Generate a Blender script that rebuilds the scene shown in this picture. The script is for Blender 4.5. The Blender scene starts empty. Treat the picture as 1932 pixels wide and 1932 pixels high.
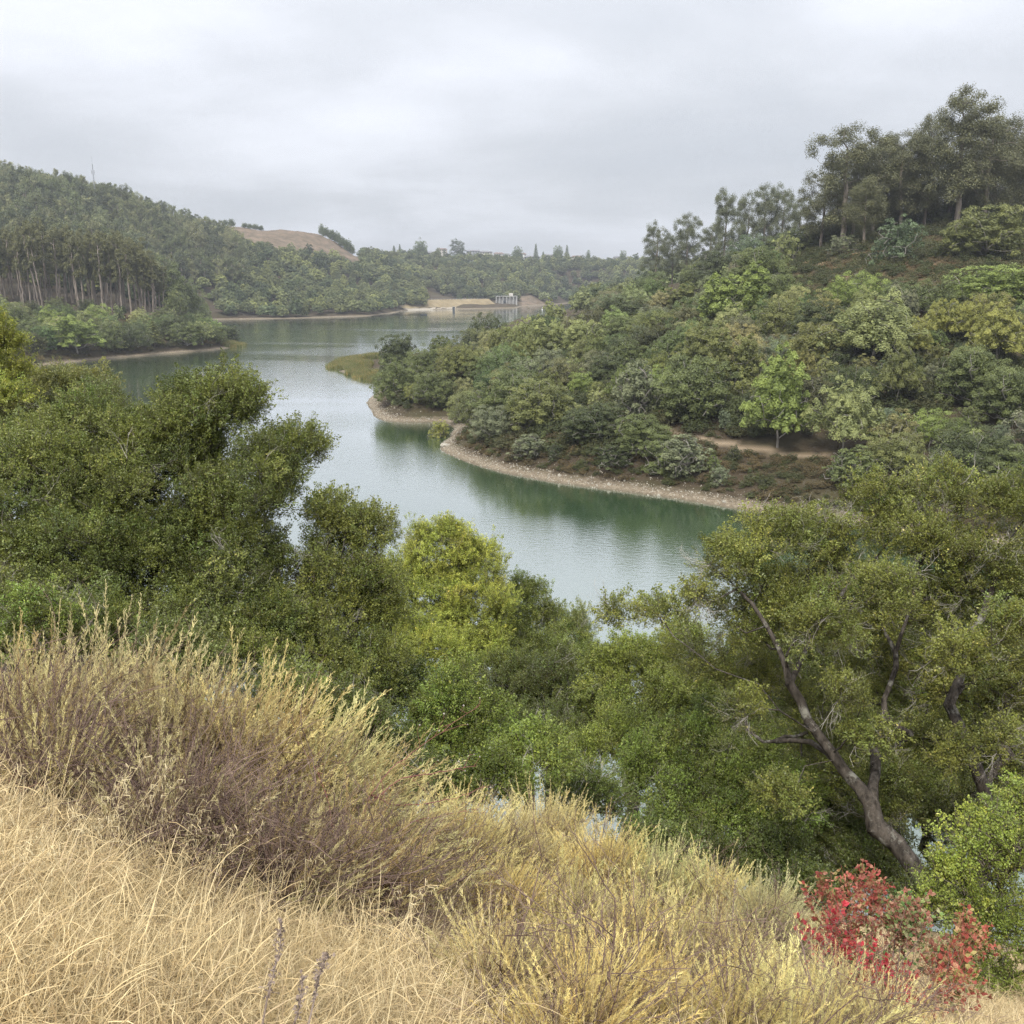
import bpy, math, random, time
import numpy as np
from mathutils import Vector

T0 = time.time()
SC = bpy.context.scene
COL = SC.collection
R = math.radians

# ------------------------------------------------------------------ camera
CAM_Z = 30.0
PITCH = R(13.8)
FPX, CPX = 1786.0, 966.0            # focal length and centre, in steps of a 1932-wide picture
cam_d = bpy.data.cameras.new('camera')
cam_d.sensor_fit = 'HORIZONTAL'; cam_d.sensor_width = 36.0
cam_d.lens = 36.0 * FPX / (2 * CPX)
cam_d.clip_start = 0.1; cam_d.clip_end = 12000.0
cam = bpy.data.objects.new('camera', cam_d); COL.objects.link(cam)
cam.location = (0, 0, CAM_Z); cam.rotation_euler = (R(90) - PITCH, 0, 0)
SC.camera = cam

# ------------------------------------------------------------------ sky, sun, exposure
SUN_EL, SUN_AZ = R(52), R(205)      # azimuth clockwise from +Y
world = bpy.data.worlds.new('World'); SC.world = world; world.use_nodes = True
wt = world.node_tree; wt.nodes.clear()
def wn(t, **kw):
    n = wt.nodes.new(t)
    for k, v in kw.items(): setattr(n, k, v)
    return n
wl = wt.links.new
sky = wn('ShaderNodeTexSky', sky_type='NISHITA', sun_disc=False, sun_elevation=SUN_EL, sun_rotation=SUN_AZ)
bg_clear = wn('ShaderNodeBackground'); bg_clear.inputs['Strength'].default_value = 0.09
wl(sky.outputs[0], bg_clear.inputs['Color'])
tc = wn('ShaderNodeTexCoord')
sep = wn('ShaderNodeSeparateXYZ'); wl(tc.outputs['Generated'], sep.inputs[0])
def wm(op, a, b=None, clamp=False):
    n = wn('ShaderNodeMath', operation=op, use_clamp=clamp)
    for i, v in enumerate((a, b)):
        if v is None: continue
        if isinstance(v, (int, float)): n.inputs[i].default_value = v
        else: wl(v, n.inputs[i])
    return n.outputs[0]
zc = wm('MAXIMUM', sep.outputs['Z'], 0.0)
den = wm('ADD', zc, 0.16)
comb = wn('ShaderNodeCombineXYZ')
wl(wm('DIVIDE', sep.outputs['X'], den), comb.inputs[0]); wl(wm('DIVIDE', sep.outputs['Y'], den), comb.inputs[1])
mp = wn('ShaderNodeMapping'); wl(comb.outputs[0], mp.inputs[0]); mp.inputs['Location'].default_value = (3.1, 0.6, 0); mp.inputs['Rotation'].default_value = (0, 0, 0.25)
mp.inputs['Scale'].default_value = (0.9, 1.0, 1)
n1 = wn('ShaderNodeTexNoise'); n1.inputs['Scale'].default_value = 0.85; n1.inputs['Detail'].default_value = 5; n1.inputs['Roughness'].default_value = 0.5; n1.inputs['Distortion'].default_value = 0.25
wl(mp.outputs[0], n1.inputs['Vector'])
ramp = wn('ShaderNodeValToRGB'); wl(n1.outputs[0], ramp.inputs[0])
ramp.color_ramp.interpolation = 'B_SPLINE'
e = ramp.color_ramp.elements
e[0].position = 0.30; e[0].color = (0.49, 0.515, 0.56, 1)
e[1].position = 0.72; e[1].color = (0.77, 0.79, 0.85, 1)
for p, c in ((0.45, (0.55, 0.57, 0.61)), (0.56, (0.63, 0.65, 0.70))):
    q = e.new(p); q.color = (*c, 1)
# an overcast sky is brighter towards the zenith
lift = wm('ADD', 0.80, wm('MULTIPLY', zc, 2.0))
bg_cloud = wn('ShaderNodeBackground'); wl(ramp.outputs[0], bg_cloud.inputs['Color']); wl(lift, bg_cloud.inputs['Strength'])
mixb = wn('ShaderNodeMixShader'); mixb.inputs[0].default_value = 0.93
wl(bg_clear.outputs[0], mixb.inputs[1]); wl(bg_cloud.outputs[0], mixb.inputs[2])
wo = wn('ShaderNodeOutputWorld'); wl(mixb.outputs[0], wo.inputs['Surface'])

sun_d = bpy.data.lights.new('sun', 'SUN'); sun_d.energy = 2.8; sun_d.angle = R(14); sun_d.color = (1.0, 0.96, 0.88)
sun = bpy.data.objects.new('sun', sun_d); COL.objects.link(sun)
sd = Vector((math.sin(SUN_AZ) * math.cos(SUN_EL), math.cos(SUN_AZ) * math.cos(SUN_EL), math.sin(SUN_EL)))
sun.rotation_euler = sd.to_track_quat('Z', 'Y').to_euler()
sun.location = (0, 0, 200)

vs = SC.view_settings
vs.view_transform = 'Standard'; vs.look = 'None'; vs.gamma = 1; vs.use_curve_mapping = False
vs.exposure = 0.3
cy = SC.cycles
cy.max_bounces = 4; cy.diffuse_bounces = 1; cy.glossy_bounces = 2; cy.transmission_bounces = 2; cy.transparent_max_bounces = 6
cy.volume_bounces = 0
cy.use_adaptive_sampling = True; cy.adaptive_threshold = 0.03; cy.adaptive_min_samples = 24
cy.use_denoising = True; cy.denoiser = 'OPENIMAGEDENOISE'; cy.denoising_input_passes = 'RGB_ALBEDO_NORMAL'; cy.denoising_prefilter = 'NONE'
cy.sample_clamp_indirect = 6

# ------------------------------------------------------------------ helpers
def ray(u, v):
    du, dv = u - CPX, v - CPX
    return np.array([du, FPX * math.cos(PITCH) - dv * math.sin(PITCH), -FPX * math.sin(PITCH) - dv * math.cos(PITCH)])
def on_level(u, v, z=0.0):
    r = ray(u, v); t = (z - CAM_Z) / r[2]
    return r[0] * t, r[1] * t
def at_depth(u, v, y):
    r = ray(u, v); t = y / r[1]
    return np.array([r[0] * t, y, CAM_Z + r[2] * t])

def link(name, data, parent=None, loc=None, kind=None, label=None, cat=None, group=None, mats=None):
    o = bpy.data.objects.new(name, data)
    COL.objects.link(o)
    if parent is not None: o.parent = parent
    if loc is not None: o.location = loc
    if kind: o['kind'] = kind
    if label: o['label'] = label
    if cat: o['category'] = cat
    if group: o['group'] = group
    return o

def mesh_np(name, V, F, mat=None, face_attr=None, point_attr=None, smooth=False):
    """V (n,3); F (m,k) with constant k, or a list of such arrays."""
    me = bpy.data.meshes.new(name)
    Fs = F if isinstance(F, list) else [F]
    Fs = [np.asarray(f, dtype=np.int32) for f in Fs if len(f)]
    V = np.asarray(V, dtype=np.float32)
    me.vertices.add(len(V)); me.vertices.foreach_set('co', V.ravel())
    nl = sum(f.size for f in Fs); nf = sum(len(f) for f in Fs)
    me.loops.add(nl); me.loops.foreach_set('vertex_index', np.concatenate([f.ravel() for f in Fs]))
    tot = np.concatenate([np.full(len(f), f.shape[1], dtype=np.int32) for f in Fs])
    st = np.concatenate([[0], np.cumsum(tot)[:-1]]).astype(np.int32)
    me.polygons.add(nf); me.polygons.foreach_set('loop_start', st); me.polygons.foreach_set('loop_total', tot)
    me.polygons.foreach_set('use_smooth', np.full(nf, smooth, dtype=bool))
    me.update(calc_edges=True)
    for attrs, dom, n in ((face_attr, 'FACE', nf), (point_attr, 'POINT', len(V))):
        for k, a in (attrs or {}).items():
            a = np.asarray(a, dtype=np.float32)
            if a.ndim == 1:
                at = me.attributes.new(k, 'FLOAT', dom); at.data.foreach_set('value', a)
            else:
                at = me.attributes.new(k, 'FLOAT_VECTOR', dom); at.data.foreach_set('vector', a.ravel())
    if mat is not None: me.materials.append(mat)
    return me

class MB:
    """boxes, bars and cones gathered into one mesh"""
    def __init__(s): s.V = []; s.Q = []; s.T = []; s.n = 0
    def add(s, V, Q=(), T=()):
        V = np.asarray(V, float); s.V.append(V)
        if len(Q): s.Q.append(np.asarray(Q) + s.n)
        if len(T): s.T.append(np.asarray(T) + s.n)
        s.n += len(V)
    def box(s, x0, x1, y0, y1, z0, z1):
        s.add([(x0,y0,z0),(x1,y0,z0),(x1,y1,z0),(x0,y1,z0),(x0,y0,z1),(x1,y0,z1),(x1,y1,z1),(x0,y1,z1)],
              [(0,3,2,1),(4,5,6,7),(0,1,5,4),(1,2,6,5),(2,3,7,6),(3,0,4,7)])
    def bar(s, a, b, r0, r1=None, n=5):
        r1 = r0 if r1 is None else r1
        V, Q = tubes(np.array([a], float), np.array([b], float), np.array([r0]), np.array([r1]), n)
        s.add(V, Q); 
    def mesh(s, name, mat, smooth=False):
        F = ([np.concatenate(s.Q)] if s.Q else []) + ([np.concatenate(s.T)] if s.T else [])
        return mesh_np(name, np.concatenate(s.V), F, mat, smooth=smooth)

def tubes(A, B, RA, RB, n=5):
    """open tapered tubes for many edges at once"""
    D = B - A; L = np.linalg.norm(D, axis=1, keepdims=True) + 1e-9; D = D / L
    up = np.where(np.abs(D[:, 2:3]) > 0.9, np.array([[1.0, 0, 0]]), np.array([[0, 0, 1.0]]))
    X = np.cross(up, D); X /= np.linalg.norm(X, axis=1, keepdims=True) + 1e-9
    Y = np.cross(D, X)
    ang = np.arange(n) * 2 * np.pi / n
    c, s = np.cos(ang)[None, :, None], np.sin(ang)[None, :, None]
    ring = X[:, None, :] * c + Y[:, None, :] * s
    V = np.concatenate([A[:, None, :] + ring * RA[:, None, None], B[:, None, :] + ring * RB[:, None, None]], axis=1)
    m = len(A); base = (np.arange(m) * 2 * n)[:, None]
    i = np.arange(n); j = (i + 1) % n
    Q = np.stack([i, j, j + n, i + n], axis=1)
    Q = (base[:, :, None] + Q[None]).reshape(-1, 4)
    return V.reshape(-1, 3), Q

def unit(a): return a / (np.linalg.norm(a, axis=-1, keepdims=True) + 1e-9)

# ------------------------------------------------------------------ materials
def new_mat(name):
    m = bpy.data.materials.new(name); m.use_nodes = True; m.node_tree.nodes.clear(); return m
class NT:
    def __init__(s, m): s.t = m.node_tree
    def n(s, ty, ins=None, **kw):
        n = s.t.nodes.new(ty)
        for k, v in kw.items(): setattr(n, k, v)
        for k, v in (ins or {}).items():
            sk = n.inputs[k]
            if isinstance(v, bpy.types.NodeSocket): s.t.links.new(v, sk)
            else: sk.default_value = v
        return n
    def math(s, op, a, b=None, c=None, clamp=False):
        n = s.t.nodes.new('ShaderNodeMath'); n.operation = op; n.use_clamp = clamp
        for i, v in enumerate((a, b, c)):
            if v is None: continue
            if isinstance(v, bpy.types.NodeSocket): s.t.links.new(v, n.inputs[i])
            else: n.inputs[i].default_value = v
        return n.outputs[0]
    def mix(s, f, a, b):
        n = s.t.nodes.new('ShaderNodeMix'); n.data_type = 'RGBA'
        for k, v in ((0, f), (6, a), (7, b)):
            if isinstance(v, bpy.types.NodeSocket): s.t.links.new(v, n.inputs[k])
            else: n.inputs[k].default_value = v if k == 0 else (*v, 1) if len(v) == 3 else v
        return n.outputs[2]
    def noise(s, scale, detail=3, rough=0.55, vec=None, dist=0.0):
        n = s.n('ShaderNodeTexNoise', {'Scale': scale, 'Detail': detail, 'Roughness': rough, 'Distortion': dist})
        if vec is not None: s.t.links.new(vec, n.inputs['Vector'])
        return n.outputs[0]
    def attr(s, name, ty='GEOMETRY'):
        return s.n('ShaderNodeAttribute', attribute_name=name, attribute_type=ty)
    def ramp(s, f, stops, interp='LINEAR'):
        n = s.t.nodes.new('ShaderNodeValToRGB'); s.t.links.new(f, n.inputs[0]); n.color_ramp.interpolation = interp
        e = n.color_ramp.elements
        while len(e) < len(stops): e.new(0.5)
        for q, (p, c) in zip(e, stops): q.position = p; q.color = (*c, 1)
        return n.outputs[0]
    def out(s, sh, disp=None):
        o = s.n('ShaderNodeOutputMaterial'); s.t.links.new(sh, o.inputs['Surface'])

def leaf_mat(name, dark, light, yellow=(0.20, 0.17, 0.04), yel=0.06, trans=0.3, rough=0.5, spec=0.35, objcol=True):
    """leaf colour varies from leaf to leaf ('rnd' on faces) and from tree to tree"""
    m = new_mat(name); t = NT(m)
    r = t.attr('rnd').outputs['Fac']
    oi = t.n('ShaderNodeObjectInfo')
    big = t.noise(0.35, 2, 0.5, t.n('ShaderNodeNewGeometry').outputs['Position'])
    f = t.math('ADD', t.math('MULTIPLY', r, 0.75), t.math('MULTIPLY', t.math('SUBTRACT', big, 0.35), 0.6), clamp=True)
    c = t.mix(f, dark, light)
    c = t.mix(t.math('MULTIPLY', t.math('GREATER_THAN', r, 1.0 - yel), 0.8), c, yellow)
    if objcol:
        mm = t.n('ShaderNodeMix', data_type='RGBA', blend_type='MULTIPLY'); mm.inputs[0].default_value = 1
        t.t.links.new(c, mm.inputs[6]); t.t.links.new(oi.outputs['Color'], mm.inputs[7]); c = mm.outputs[2]
    p = t.n('ShaderNodeBsdfPrincipled', {'Base Color': c, 'Roughness': rough, 'Specular IOR Level': spec})
    tr = t.n('ShaderNodeBsdfTranslucent', {'Color': c})
    mx = t.n('ShaderNodeMixShader', {0: trans, 1: p.outputs[0], 2: tr.outputs[0]})
    t.out(mx.outputs[0]); return m

def bark_mat(name, a, b, scale=6.0, stretch=4.0):
    m = new_mat(name); t = NT(m)
    g = t.n('ShaderNodeTexCoord').outputs['Object']
    mpn = t.n('ShaderNodeMapping', {'Vector': g, 'Scale': (1, 1, 1 / stretch)})
    n = t.noise(scale, 4, 0.65, mpn.outputs[0])
    c = t.mix(t.math('MULTIPLY', t.math('SUBTRACT', n, 0.3), 2.4, clamp=True), a, b)
    bp = t.n('ShaderNodeBump', {'Strength': 0.6, 'Distance': 0.05, 'Height': n})
    p = t.n('ShaderNodeBsdfPrincipled', {'Base Color': c, 'Roughness': 0.9, 'Specular IOR Level': 0.15, 'Normal': bp.outputs[0]})
    t.out(p.outputs[0]); return m

def plain_mat(name, col, rough=0.8, spec=0.3, var=0.15, scale=3.0, metal=0.0):
    m = new_mat(name); t = NT(m)
    n = t.noise(scale, 4, 0.6, t.n('ShaderNodeTexCoord').outputs['Object'])
    c = t.mix(n, tuple(x * (1 - var) for x in col), tuple(min(1, x * (1 + var)) for x in col))
    p = t.n('ShaderNodeBsdfPrincipled', {'Base Color': c, 'Roughness': rough, 'Specular IOR Level': spec, 'Metallic': metal})
    t.out(p.outputs[0]); return m
# ------------------------------------------------------------------ the lie of the land
def W(u, v): return on_level(u, v, 0.0)
# shoreline of the lake, clockwise from the viewer's own bank; the first run is the near bank
NEAR = [(-330, 330), (-250, 300), (-190, 262), (-135, 205), (-88, 150), (-50, 100), (-26, 68), (-12, 48), (4, 40), (16, 37.5), (30, 36), (50, 41), (72, 50), (92, 62), (108, 75)]
FAR = [(112, 84), (98, 96), (78, 101), W(1932, 1040), W(1800, 1016), W(1650, 995), W(1500, 975), W(1420, 965), W(1330, 950), W(1250, 937), W(1150, 924),
       W(1050, 911), W(950, 892), W(900, 878), W(870, 867), W(845, 856), W(831, 848), W(832, 838), W(848, 826), W(858, 808),
       W(846, 797), W(800, 797), W(760, 797), W(725, 794), W(708, 787), W(702, 775), W(692, 760), W(700, 750), W(716, 738),
       W(722, 718), W(680, 711), W(644, 702), W(628, 690), W(650, 681), W(690, 676), W(738, 671),
       W(770, 672), W(810, 668), W(850, 656), W(880, 646), W(940, 622), W(1000, 612), W(1040, 602), W(1080, 586), W(1110, 572),
       W(1100, 569.5), W(1060, 573), W(985, 578), W(975, 581), W(880, 583), W(770, 585), W(735, 592), W(700, 596), W(640, 598), W(560, 601), W(480, 602), W(400, 603),
       W(380, 612), W(400, 628), W(436, 645), W(447, 652), W(430, 657), W(400, 661), W(330, 666), W(250, 673), W(180, 679), W(100, 688), W(0, 700), W(-110, 712)]
SHORE = np.array(NEAR + FAR, float)
NEARSEG = len(NEAR)

def shore_dist(x, y):
    """signed distance to the waterline (water negative) and whether the near bank is closest"""
    P = SHORE; Q = np.roll(P, -1, axis=0)
    best = np.full(x.shape, 1e9); idx = np.zeros(x.shape, int); inside = np.zeros(x.shape, bool)
    for i in range(len(P)):
        ax, ay = P[i]; bx, by = Q[i]
        dx, dy = bx - ax, by - ay
        t = np.clip(((x - ax) * dx + (y - ay) * dy) / (dx * dx + dy * dy), 0, 1)
        d = np.hypot(x - ax - t * dx, y - ay - t * dy)
        m = d < best; best = np.where(m, d, best); idx = np.where(m, i, idx)
        c = ((ay > y) != (by > y))
        with np.errstate(divide='ignore', invalid='ignore'):
            xi = ax + (y - ay) * dx / (dy if dy != 0 else 1e-9)
        inside ^= c & (x < xi)
    return np.where(inside, -best, best), (idx < NEARSEG)

HC = [  # bearing (picture column), distance, ground height
 (1300,143,5.5),(1300,150,7),(1300,180,11),(1300,250,18),(1300,330,26),(1300,430,30),(1300,600,30),(1300,900,28),
 (1400,141,5.5),(1400,155,9),(1400,185,14),(1400,230,20),(1400,290,28),(1400,360,32),
 (1500,139,5.5),(1500,150,9),(1500,175,14),(1500,210,21),(1500,250,29),(1500,285,36),(1500,330,39),(1500,420,38),
 (1600,136,5.5),(1600,160,14),(1600,190,21),(1600,230,31),(1600,265,39),(1600,300,42),(1600,360,43),
 (1700,133,5.5),(1700,160,15),(1700,200,25.5),(1700,235,34),(1700,270,41.5),(1700,310,43),
 (1800,125,6),(1800,150,13),(1800,180,21),(1800,205,27),(1800,240,36),(1800,270,42.5),(1800,350,46),
 (2000,118,6),(2000,150,15),(2000,180,24),(2000,205,29),(2000,250,40),(2000,350,50),
 (2400,110,6),(2400,150,16),(2400,200,30),(2400,280,46),(2400,400,52),(2900,130,14),(2900,220,35),
 (1200,150,6.5),(1200,165,8),(1200,200,11),(1200,260,17),(1200,340,24),(1200,430,25),(1200,600,16),(1200,900,14),
 (1100,165,6),(1100,200,9.5),(1100,260,14),(1100,350,15),(1100,450,12),(1100,600,8),
 (1000,175,5),(1000,220,9),(1000,270,11),(1000,330,8),(1000,400,5),
 (900,185,4),(900,230,7.5),(900,270,8),(850,200,4),(850,240,6),(780,205,2.5),(780,235,4.5),(760,270,3),
 (660,330,0.6),(700,335,0.8),(720,345,1.0),
 # left point and the ground behind it
 (0,420,12),(100,430,7),(200,440,8),(330,440,8),(400,450,6),(430,450,4),(200,480,15),(0,480,19),(100,475,17),(290,485,13),(350,500,12),(-200,420,14),
 (0,620,34),(200,620,30),(330,620,18),(380,650,8),(400,760,6),(0,700,58),(200,700,46),(330,720,26),(430,800,12),
 (0,800,84),(0,900,108),(0,1050,112),(-300,500,40),(-300,700,80),(-300,900,110),(100,800,78),(100,900,102),(180,900,97),(180,1000,104),(260,900,82),(260,1000,90),(330,900,62),(330,1000,74),
 (400,850,32),(400,950,52),(400,1050,68),(400,1150,95),(450,1180,92),(500,1200,86),(560,1200,85),(605,1200,84),(640,1200,74),(680,1220,54),(500,820,10),(500,900,30),(500,1000,55),(560,850,8),(560,950,28),(560,1080,55),
 (620,850,6),(620,950,18),(620,1080,44),(620,1130,60),(680,900,6),(680,1000,12),(680,1120,38),
 (720,1000,8),(740,1100,24),(740,1250,42),(740,1450,57),(740,1700,52),
 (770,1030,8),(880,1100,3),(880,1180,6),(880,1260,22),(880,1400,42),(880,1550,60),(880,1750,52),
 (1000,1130,5),(1000,1220,12),(1000,1320,30),(1000,1450,45),(1000,1560,58),(1000,1800,50),
 (1060,1180,8),(1060,1260,20),(1060,1400,42),(1060,1560,56),
 (1130,1250,20),(1150,1400,40),(1150,1560,54),(1250,1300,34),(1250,1560,50),(1300,1800,55),
 (400,1500,80),(0,1600,90),(600,1600,60),(1600,1500,60),(2000,1200,60),(2400,800,60),(-400,1400,90),(900,2600,40),(0,2600,60),(1900,2600,60)]
HC = [((u - 966) / 1810.0 * y, y, z) for u, y, z in HC]
_hx = np.array([c[0] for c in HC]); _hy = np.array([c[1] for c in HC]); _hz = np.array([c[2] for c in HC])
def _warp(x, y): return np.arctan2(x, y + 15.0) * 1.35, np.log(np.hypot(x, y + 15.0)) * 1.6
_hs, _ht = _warp(_hx, _hy)
_D = np.hypot(_hs[:, None] - _hs[None], _ht[:, None] - _ht[None])
_n = len(HC)
_A = np.zeros((_n + 3, _n + 3)); _A[:_n, :_n] = -_D - np.eye(_n) * 0.002; _A[:_n, _n] = 1; _A[:_n, _n+1] = _hs; _A[:_n, _n+2] = _ht
_A[_n:, :_n] = _A[:_n, _n:].T
_w = np.linalg.solve(_A, np.concatenate([_hz, [0, 0, 0]]))
def hills(x, y):
    s, t = _warp(x, y); out = _w[_n] + _w[_n+1] * s + _w[_n+2] * t
    for k in range(_n): out -= _w[k] * np.hypot(s - _hs[k], t - _ht[k])
    return out

def wob(x, y, sc, seed=0.0):
    return (np.sin(x / sc * 1.7 + 1.3 * np.sin(y / sc * 1.1 + seed) + seed) + np.sin(y / sc * 2.1 + 1.7 * np.sin(x / sc * 0.9 + 2 + seed)) + 0.6 * np.sin((x + y) / sc * 3.3 + seed * 2)) / 2.6

def near_land(x, y, d):
    z = np.interp(d, [-5, 0, 3, 10, 20, 25.5, 30.6, 35.4, 37.4, 39.2, 42, 60, 200], [-2, 0, 1.8, 7.6, 15.8, 20.0, 23.4, 26.15, 27.4, 28.4, 28.8, 31, 40])
    near = np.exp(-((x / 14) ** 2 + ((y - 4) / 12) ** 2))
    z = z + near * np.where(x < 0, -0.33 * x, -0.12 * x) + near * 0.06 * wob(x, y, 1.1) + 0.35 * (1 - near) * wob(x, y, 5.0)
    return z

def ground_z(x, y):
    x = np.asarray(x, float); y = np.asarray(y, float)
    d, nearb = shore_dist(x, y)
    H = hills(x, y)
    r = np.hypot(x, y)
    bank = np.interp(d, [-60, 0, 0.5, 3.5, 7, 20, 60, 400], [-14, 0, 0.35, 1.15, 3.2, 10, 40, 400])
    H = H + wob(x, y, 7, 1.0) * np.clip(r / 400, 0.2, 1.2) * 0.6 + wob(x, y, 38, 2.0) * np.clip((r - 300) / 500, 0, 1) * 3.0
    k = 1.5
    H = np.minimum(H, bank) - 0.25 * np.exp(-np.abs(H - bank) / k)
    H = np.where(d > 0, np.maximum(H, np.minimum(0.10 * d, 1.0)), bank)
    N = np.where(d > 0, near_land(x, y, d), bank)
    return np.where(nearb, N, H)
def gz(x, y): return float(ground_z(np.array([x]), np.array([y]))[0])

# the trail cut into the far bank, as picture bearings with distances
TRAIL = [(1125, 160), (1200, 153), (1290, 146), (1340, 143.5), (1400, 140.5), (1470, 138.0), (1540, 135.5), (1600, 133.5), (1680, 131)]
TRAIL = [((u - 966) / 1755.0 * y, y) for u, y in TRAIL]
# ------------------------------------------------------------------ ground sheet, trail, lake
def make_ground():
    na, nr = 460, 560
    ang = np.linspace(R(-56), R(56), na)
    rr = np.exp(np.linspace(math.log(9.0), math.log(2900.0), nr))
    A, RR = np.meshgrid(ang, rr)
    X = np.sin(A) * RR; Y = np.cos(A) * RR - 15.0
    x, y = X.ravel(), Y.ravel()
    z = ground_z(x, y)
    d, nb = shore_dist(x, y)
    # cut a level bench for the trail
    T = np.array(TRAIL); td = np.full(len(x), 1e9)
    for (ax, ay), (bx, by) in zip(T[:-1], T[1:]):
        dx, dy = bx - ax, by - ay
        t = np.clip(((x - ax) * dx + (y - ay) * dy) / (dx * dx + dy * dy), 0, 1)
        td = np.minimum(td, np.hypot(x - ax - t * dx, y - ay - t * dy))
    i = np.arange(nr - 1)[:, None] * na + np.arange(na - 1)[None]
    F = np.stack([i, i + 1, i + 1 + na, i + na], axis=-1).reshape(-1, 4)
    V = np.stack([x, y, z], axis=1)
    r = np.hypot(x, y)
    u = 966 + x / np.maximum(y, 1) * 1810
    # dry: straw coloured open slopes; scrub: thin brown cover; else leaf litter under trees
    dry = np.clip((14 - np.hypot(x, y - 4)) / 3, 0, 1)
    bare = ((u > 395) & (u < 700) & (y > 1020) & (y < 1300) & (z > 38)).astype(float)
    cut = (((u > 985) & (u < 1058) & (y > 1105) & (y < 1200)).astype(float))
    knoll = np.exp(-(((u - 1560) / 60) ** 2 + ((y - 262) / 22) ** 2)) * 1.3
    pt = np.exp(-(((u - 310) / 50) ** 2 + ((y - 468) / 14) ** 2)) * 1.3
    scrub = ((u > 1420) & (y > 175) & (y < 300) & (~nb)).astype(float)
    dry = np.clip(np.maximum.reduce([dry, bare, knoll, pt, cut]), 0, 1)
    trail = np.clip((1.15 - td) / 0.5, 0, 1)
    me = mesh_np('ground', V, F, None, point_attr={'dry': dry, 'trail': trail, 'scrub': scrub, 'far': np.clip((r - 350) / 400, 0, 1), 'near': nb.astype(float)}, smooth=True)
    m = new_mat('ground soil'); t = NT(m)
    P = t.n('ShaderNodeNewGeometry').outputs['Position']
    nA = t.noise(0.9, 5, 0.65, P); nB = t.noise(0.12, 4, 0.6, P); nC = t.noise(7.0, 4, 0.7, P)
    litter = t.mix(nA, (0.038, 0.030, 0.020), (0.105, 0.080, 0.052))
    litter = t.mix(t.math('MULTIPLY', t.math('SUBTRACT', nB, 0.45), 3, clamp=True), litter, (0.075, 0.07, 0.035))
    scr = t.mix(nB, (0.13, 0.10, 0.055), (0.20, 0.125, 0.075)); 
    straw = t.mix(nA, (0.20, 0.145, 0.085), (0.36, 0.26, 0.15))
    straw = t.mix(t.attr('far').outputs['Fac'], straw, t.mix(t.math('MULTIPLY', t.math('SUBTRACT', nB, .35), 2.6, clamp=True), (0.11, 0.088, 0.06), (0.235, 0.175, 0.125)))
    nS = t.noise(2.2, 6, 0.75, P)
    grav = t.ramp(nS, [(0.3, (0.12, 0.095, 0.065)), (0.48, (0.21, 0.17, 0.12)), (0.6, (0.30, 0.25, 0.18)), (0.75, (0.44, 0.39, 0.32))])
    sepn = t.n('ShaderNodeSeparateXYZ', {0: P})
    wet = t.math('SUBTRACT', 1.0, t.math('MULTIPLY', t.math('SUBTRACT', sepn.outputs['Z'], 0.05), 5.0, clamp=True))
    c = t.mix(t.attr('scrub').outputs['Fac'], litter, scr)
    c = t.mix(t.attr('dry').outputs['Fac'], c, straw)
    sh = t.math('ADD', t.math('MULTIPLY', t.math('SUBTRACT', 1.0, sepn.outputs['Z']), 1.6), t.math('MULTIPLY', t.math('SUBTRACT', nA, 0.5), 1.6), clamp=True)
    sh = t.math('MULTIPLY', sh, t.math('SUBTRACT', 1.0, t.attr('near').outputs['Fac']))
    c = t.mix(sh, c, grav)
    c = t.mix(t.math('MULTIPLY', wet, 0.6), c, (0.10, 0.085, 0.06))
    c = t.mix(t.attr('trail').outputs['Fac'], c, t.mix(nC, (0.25, 0.19, 0.125), (0.34, 0.265, 0.18)))
    bp = t.n('ShaderNodeBump', {'Strength': 0.8, 'Distance': 0.25, 'Height': nS})
    p = t.n('ShaderNodeBsdfPrincipled', {'Base Color': c, 'Roughness': 0.95, 'Specular IOR Level': 0.1, 'Normal': bp.outputs[0]})
    t.out(p.outputs[0])
    me.materials.append(m)
    o = link('ground', me, kind='structure', label='steep lakeside hills of dry grass, scrub and leaf litter')
make_ground()

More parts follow.
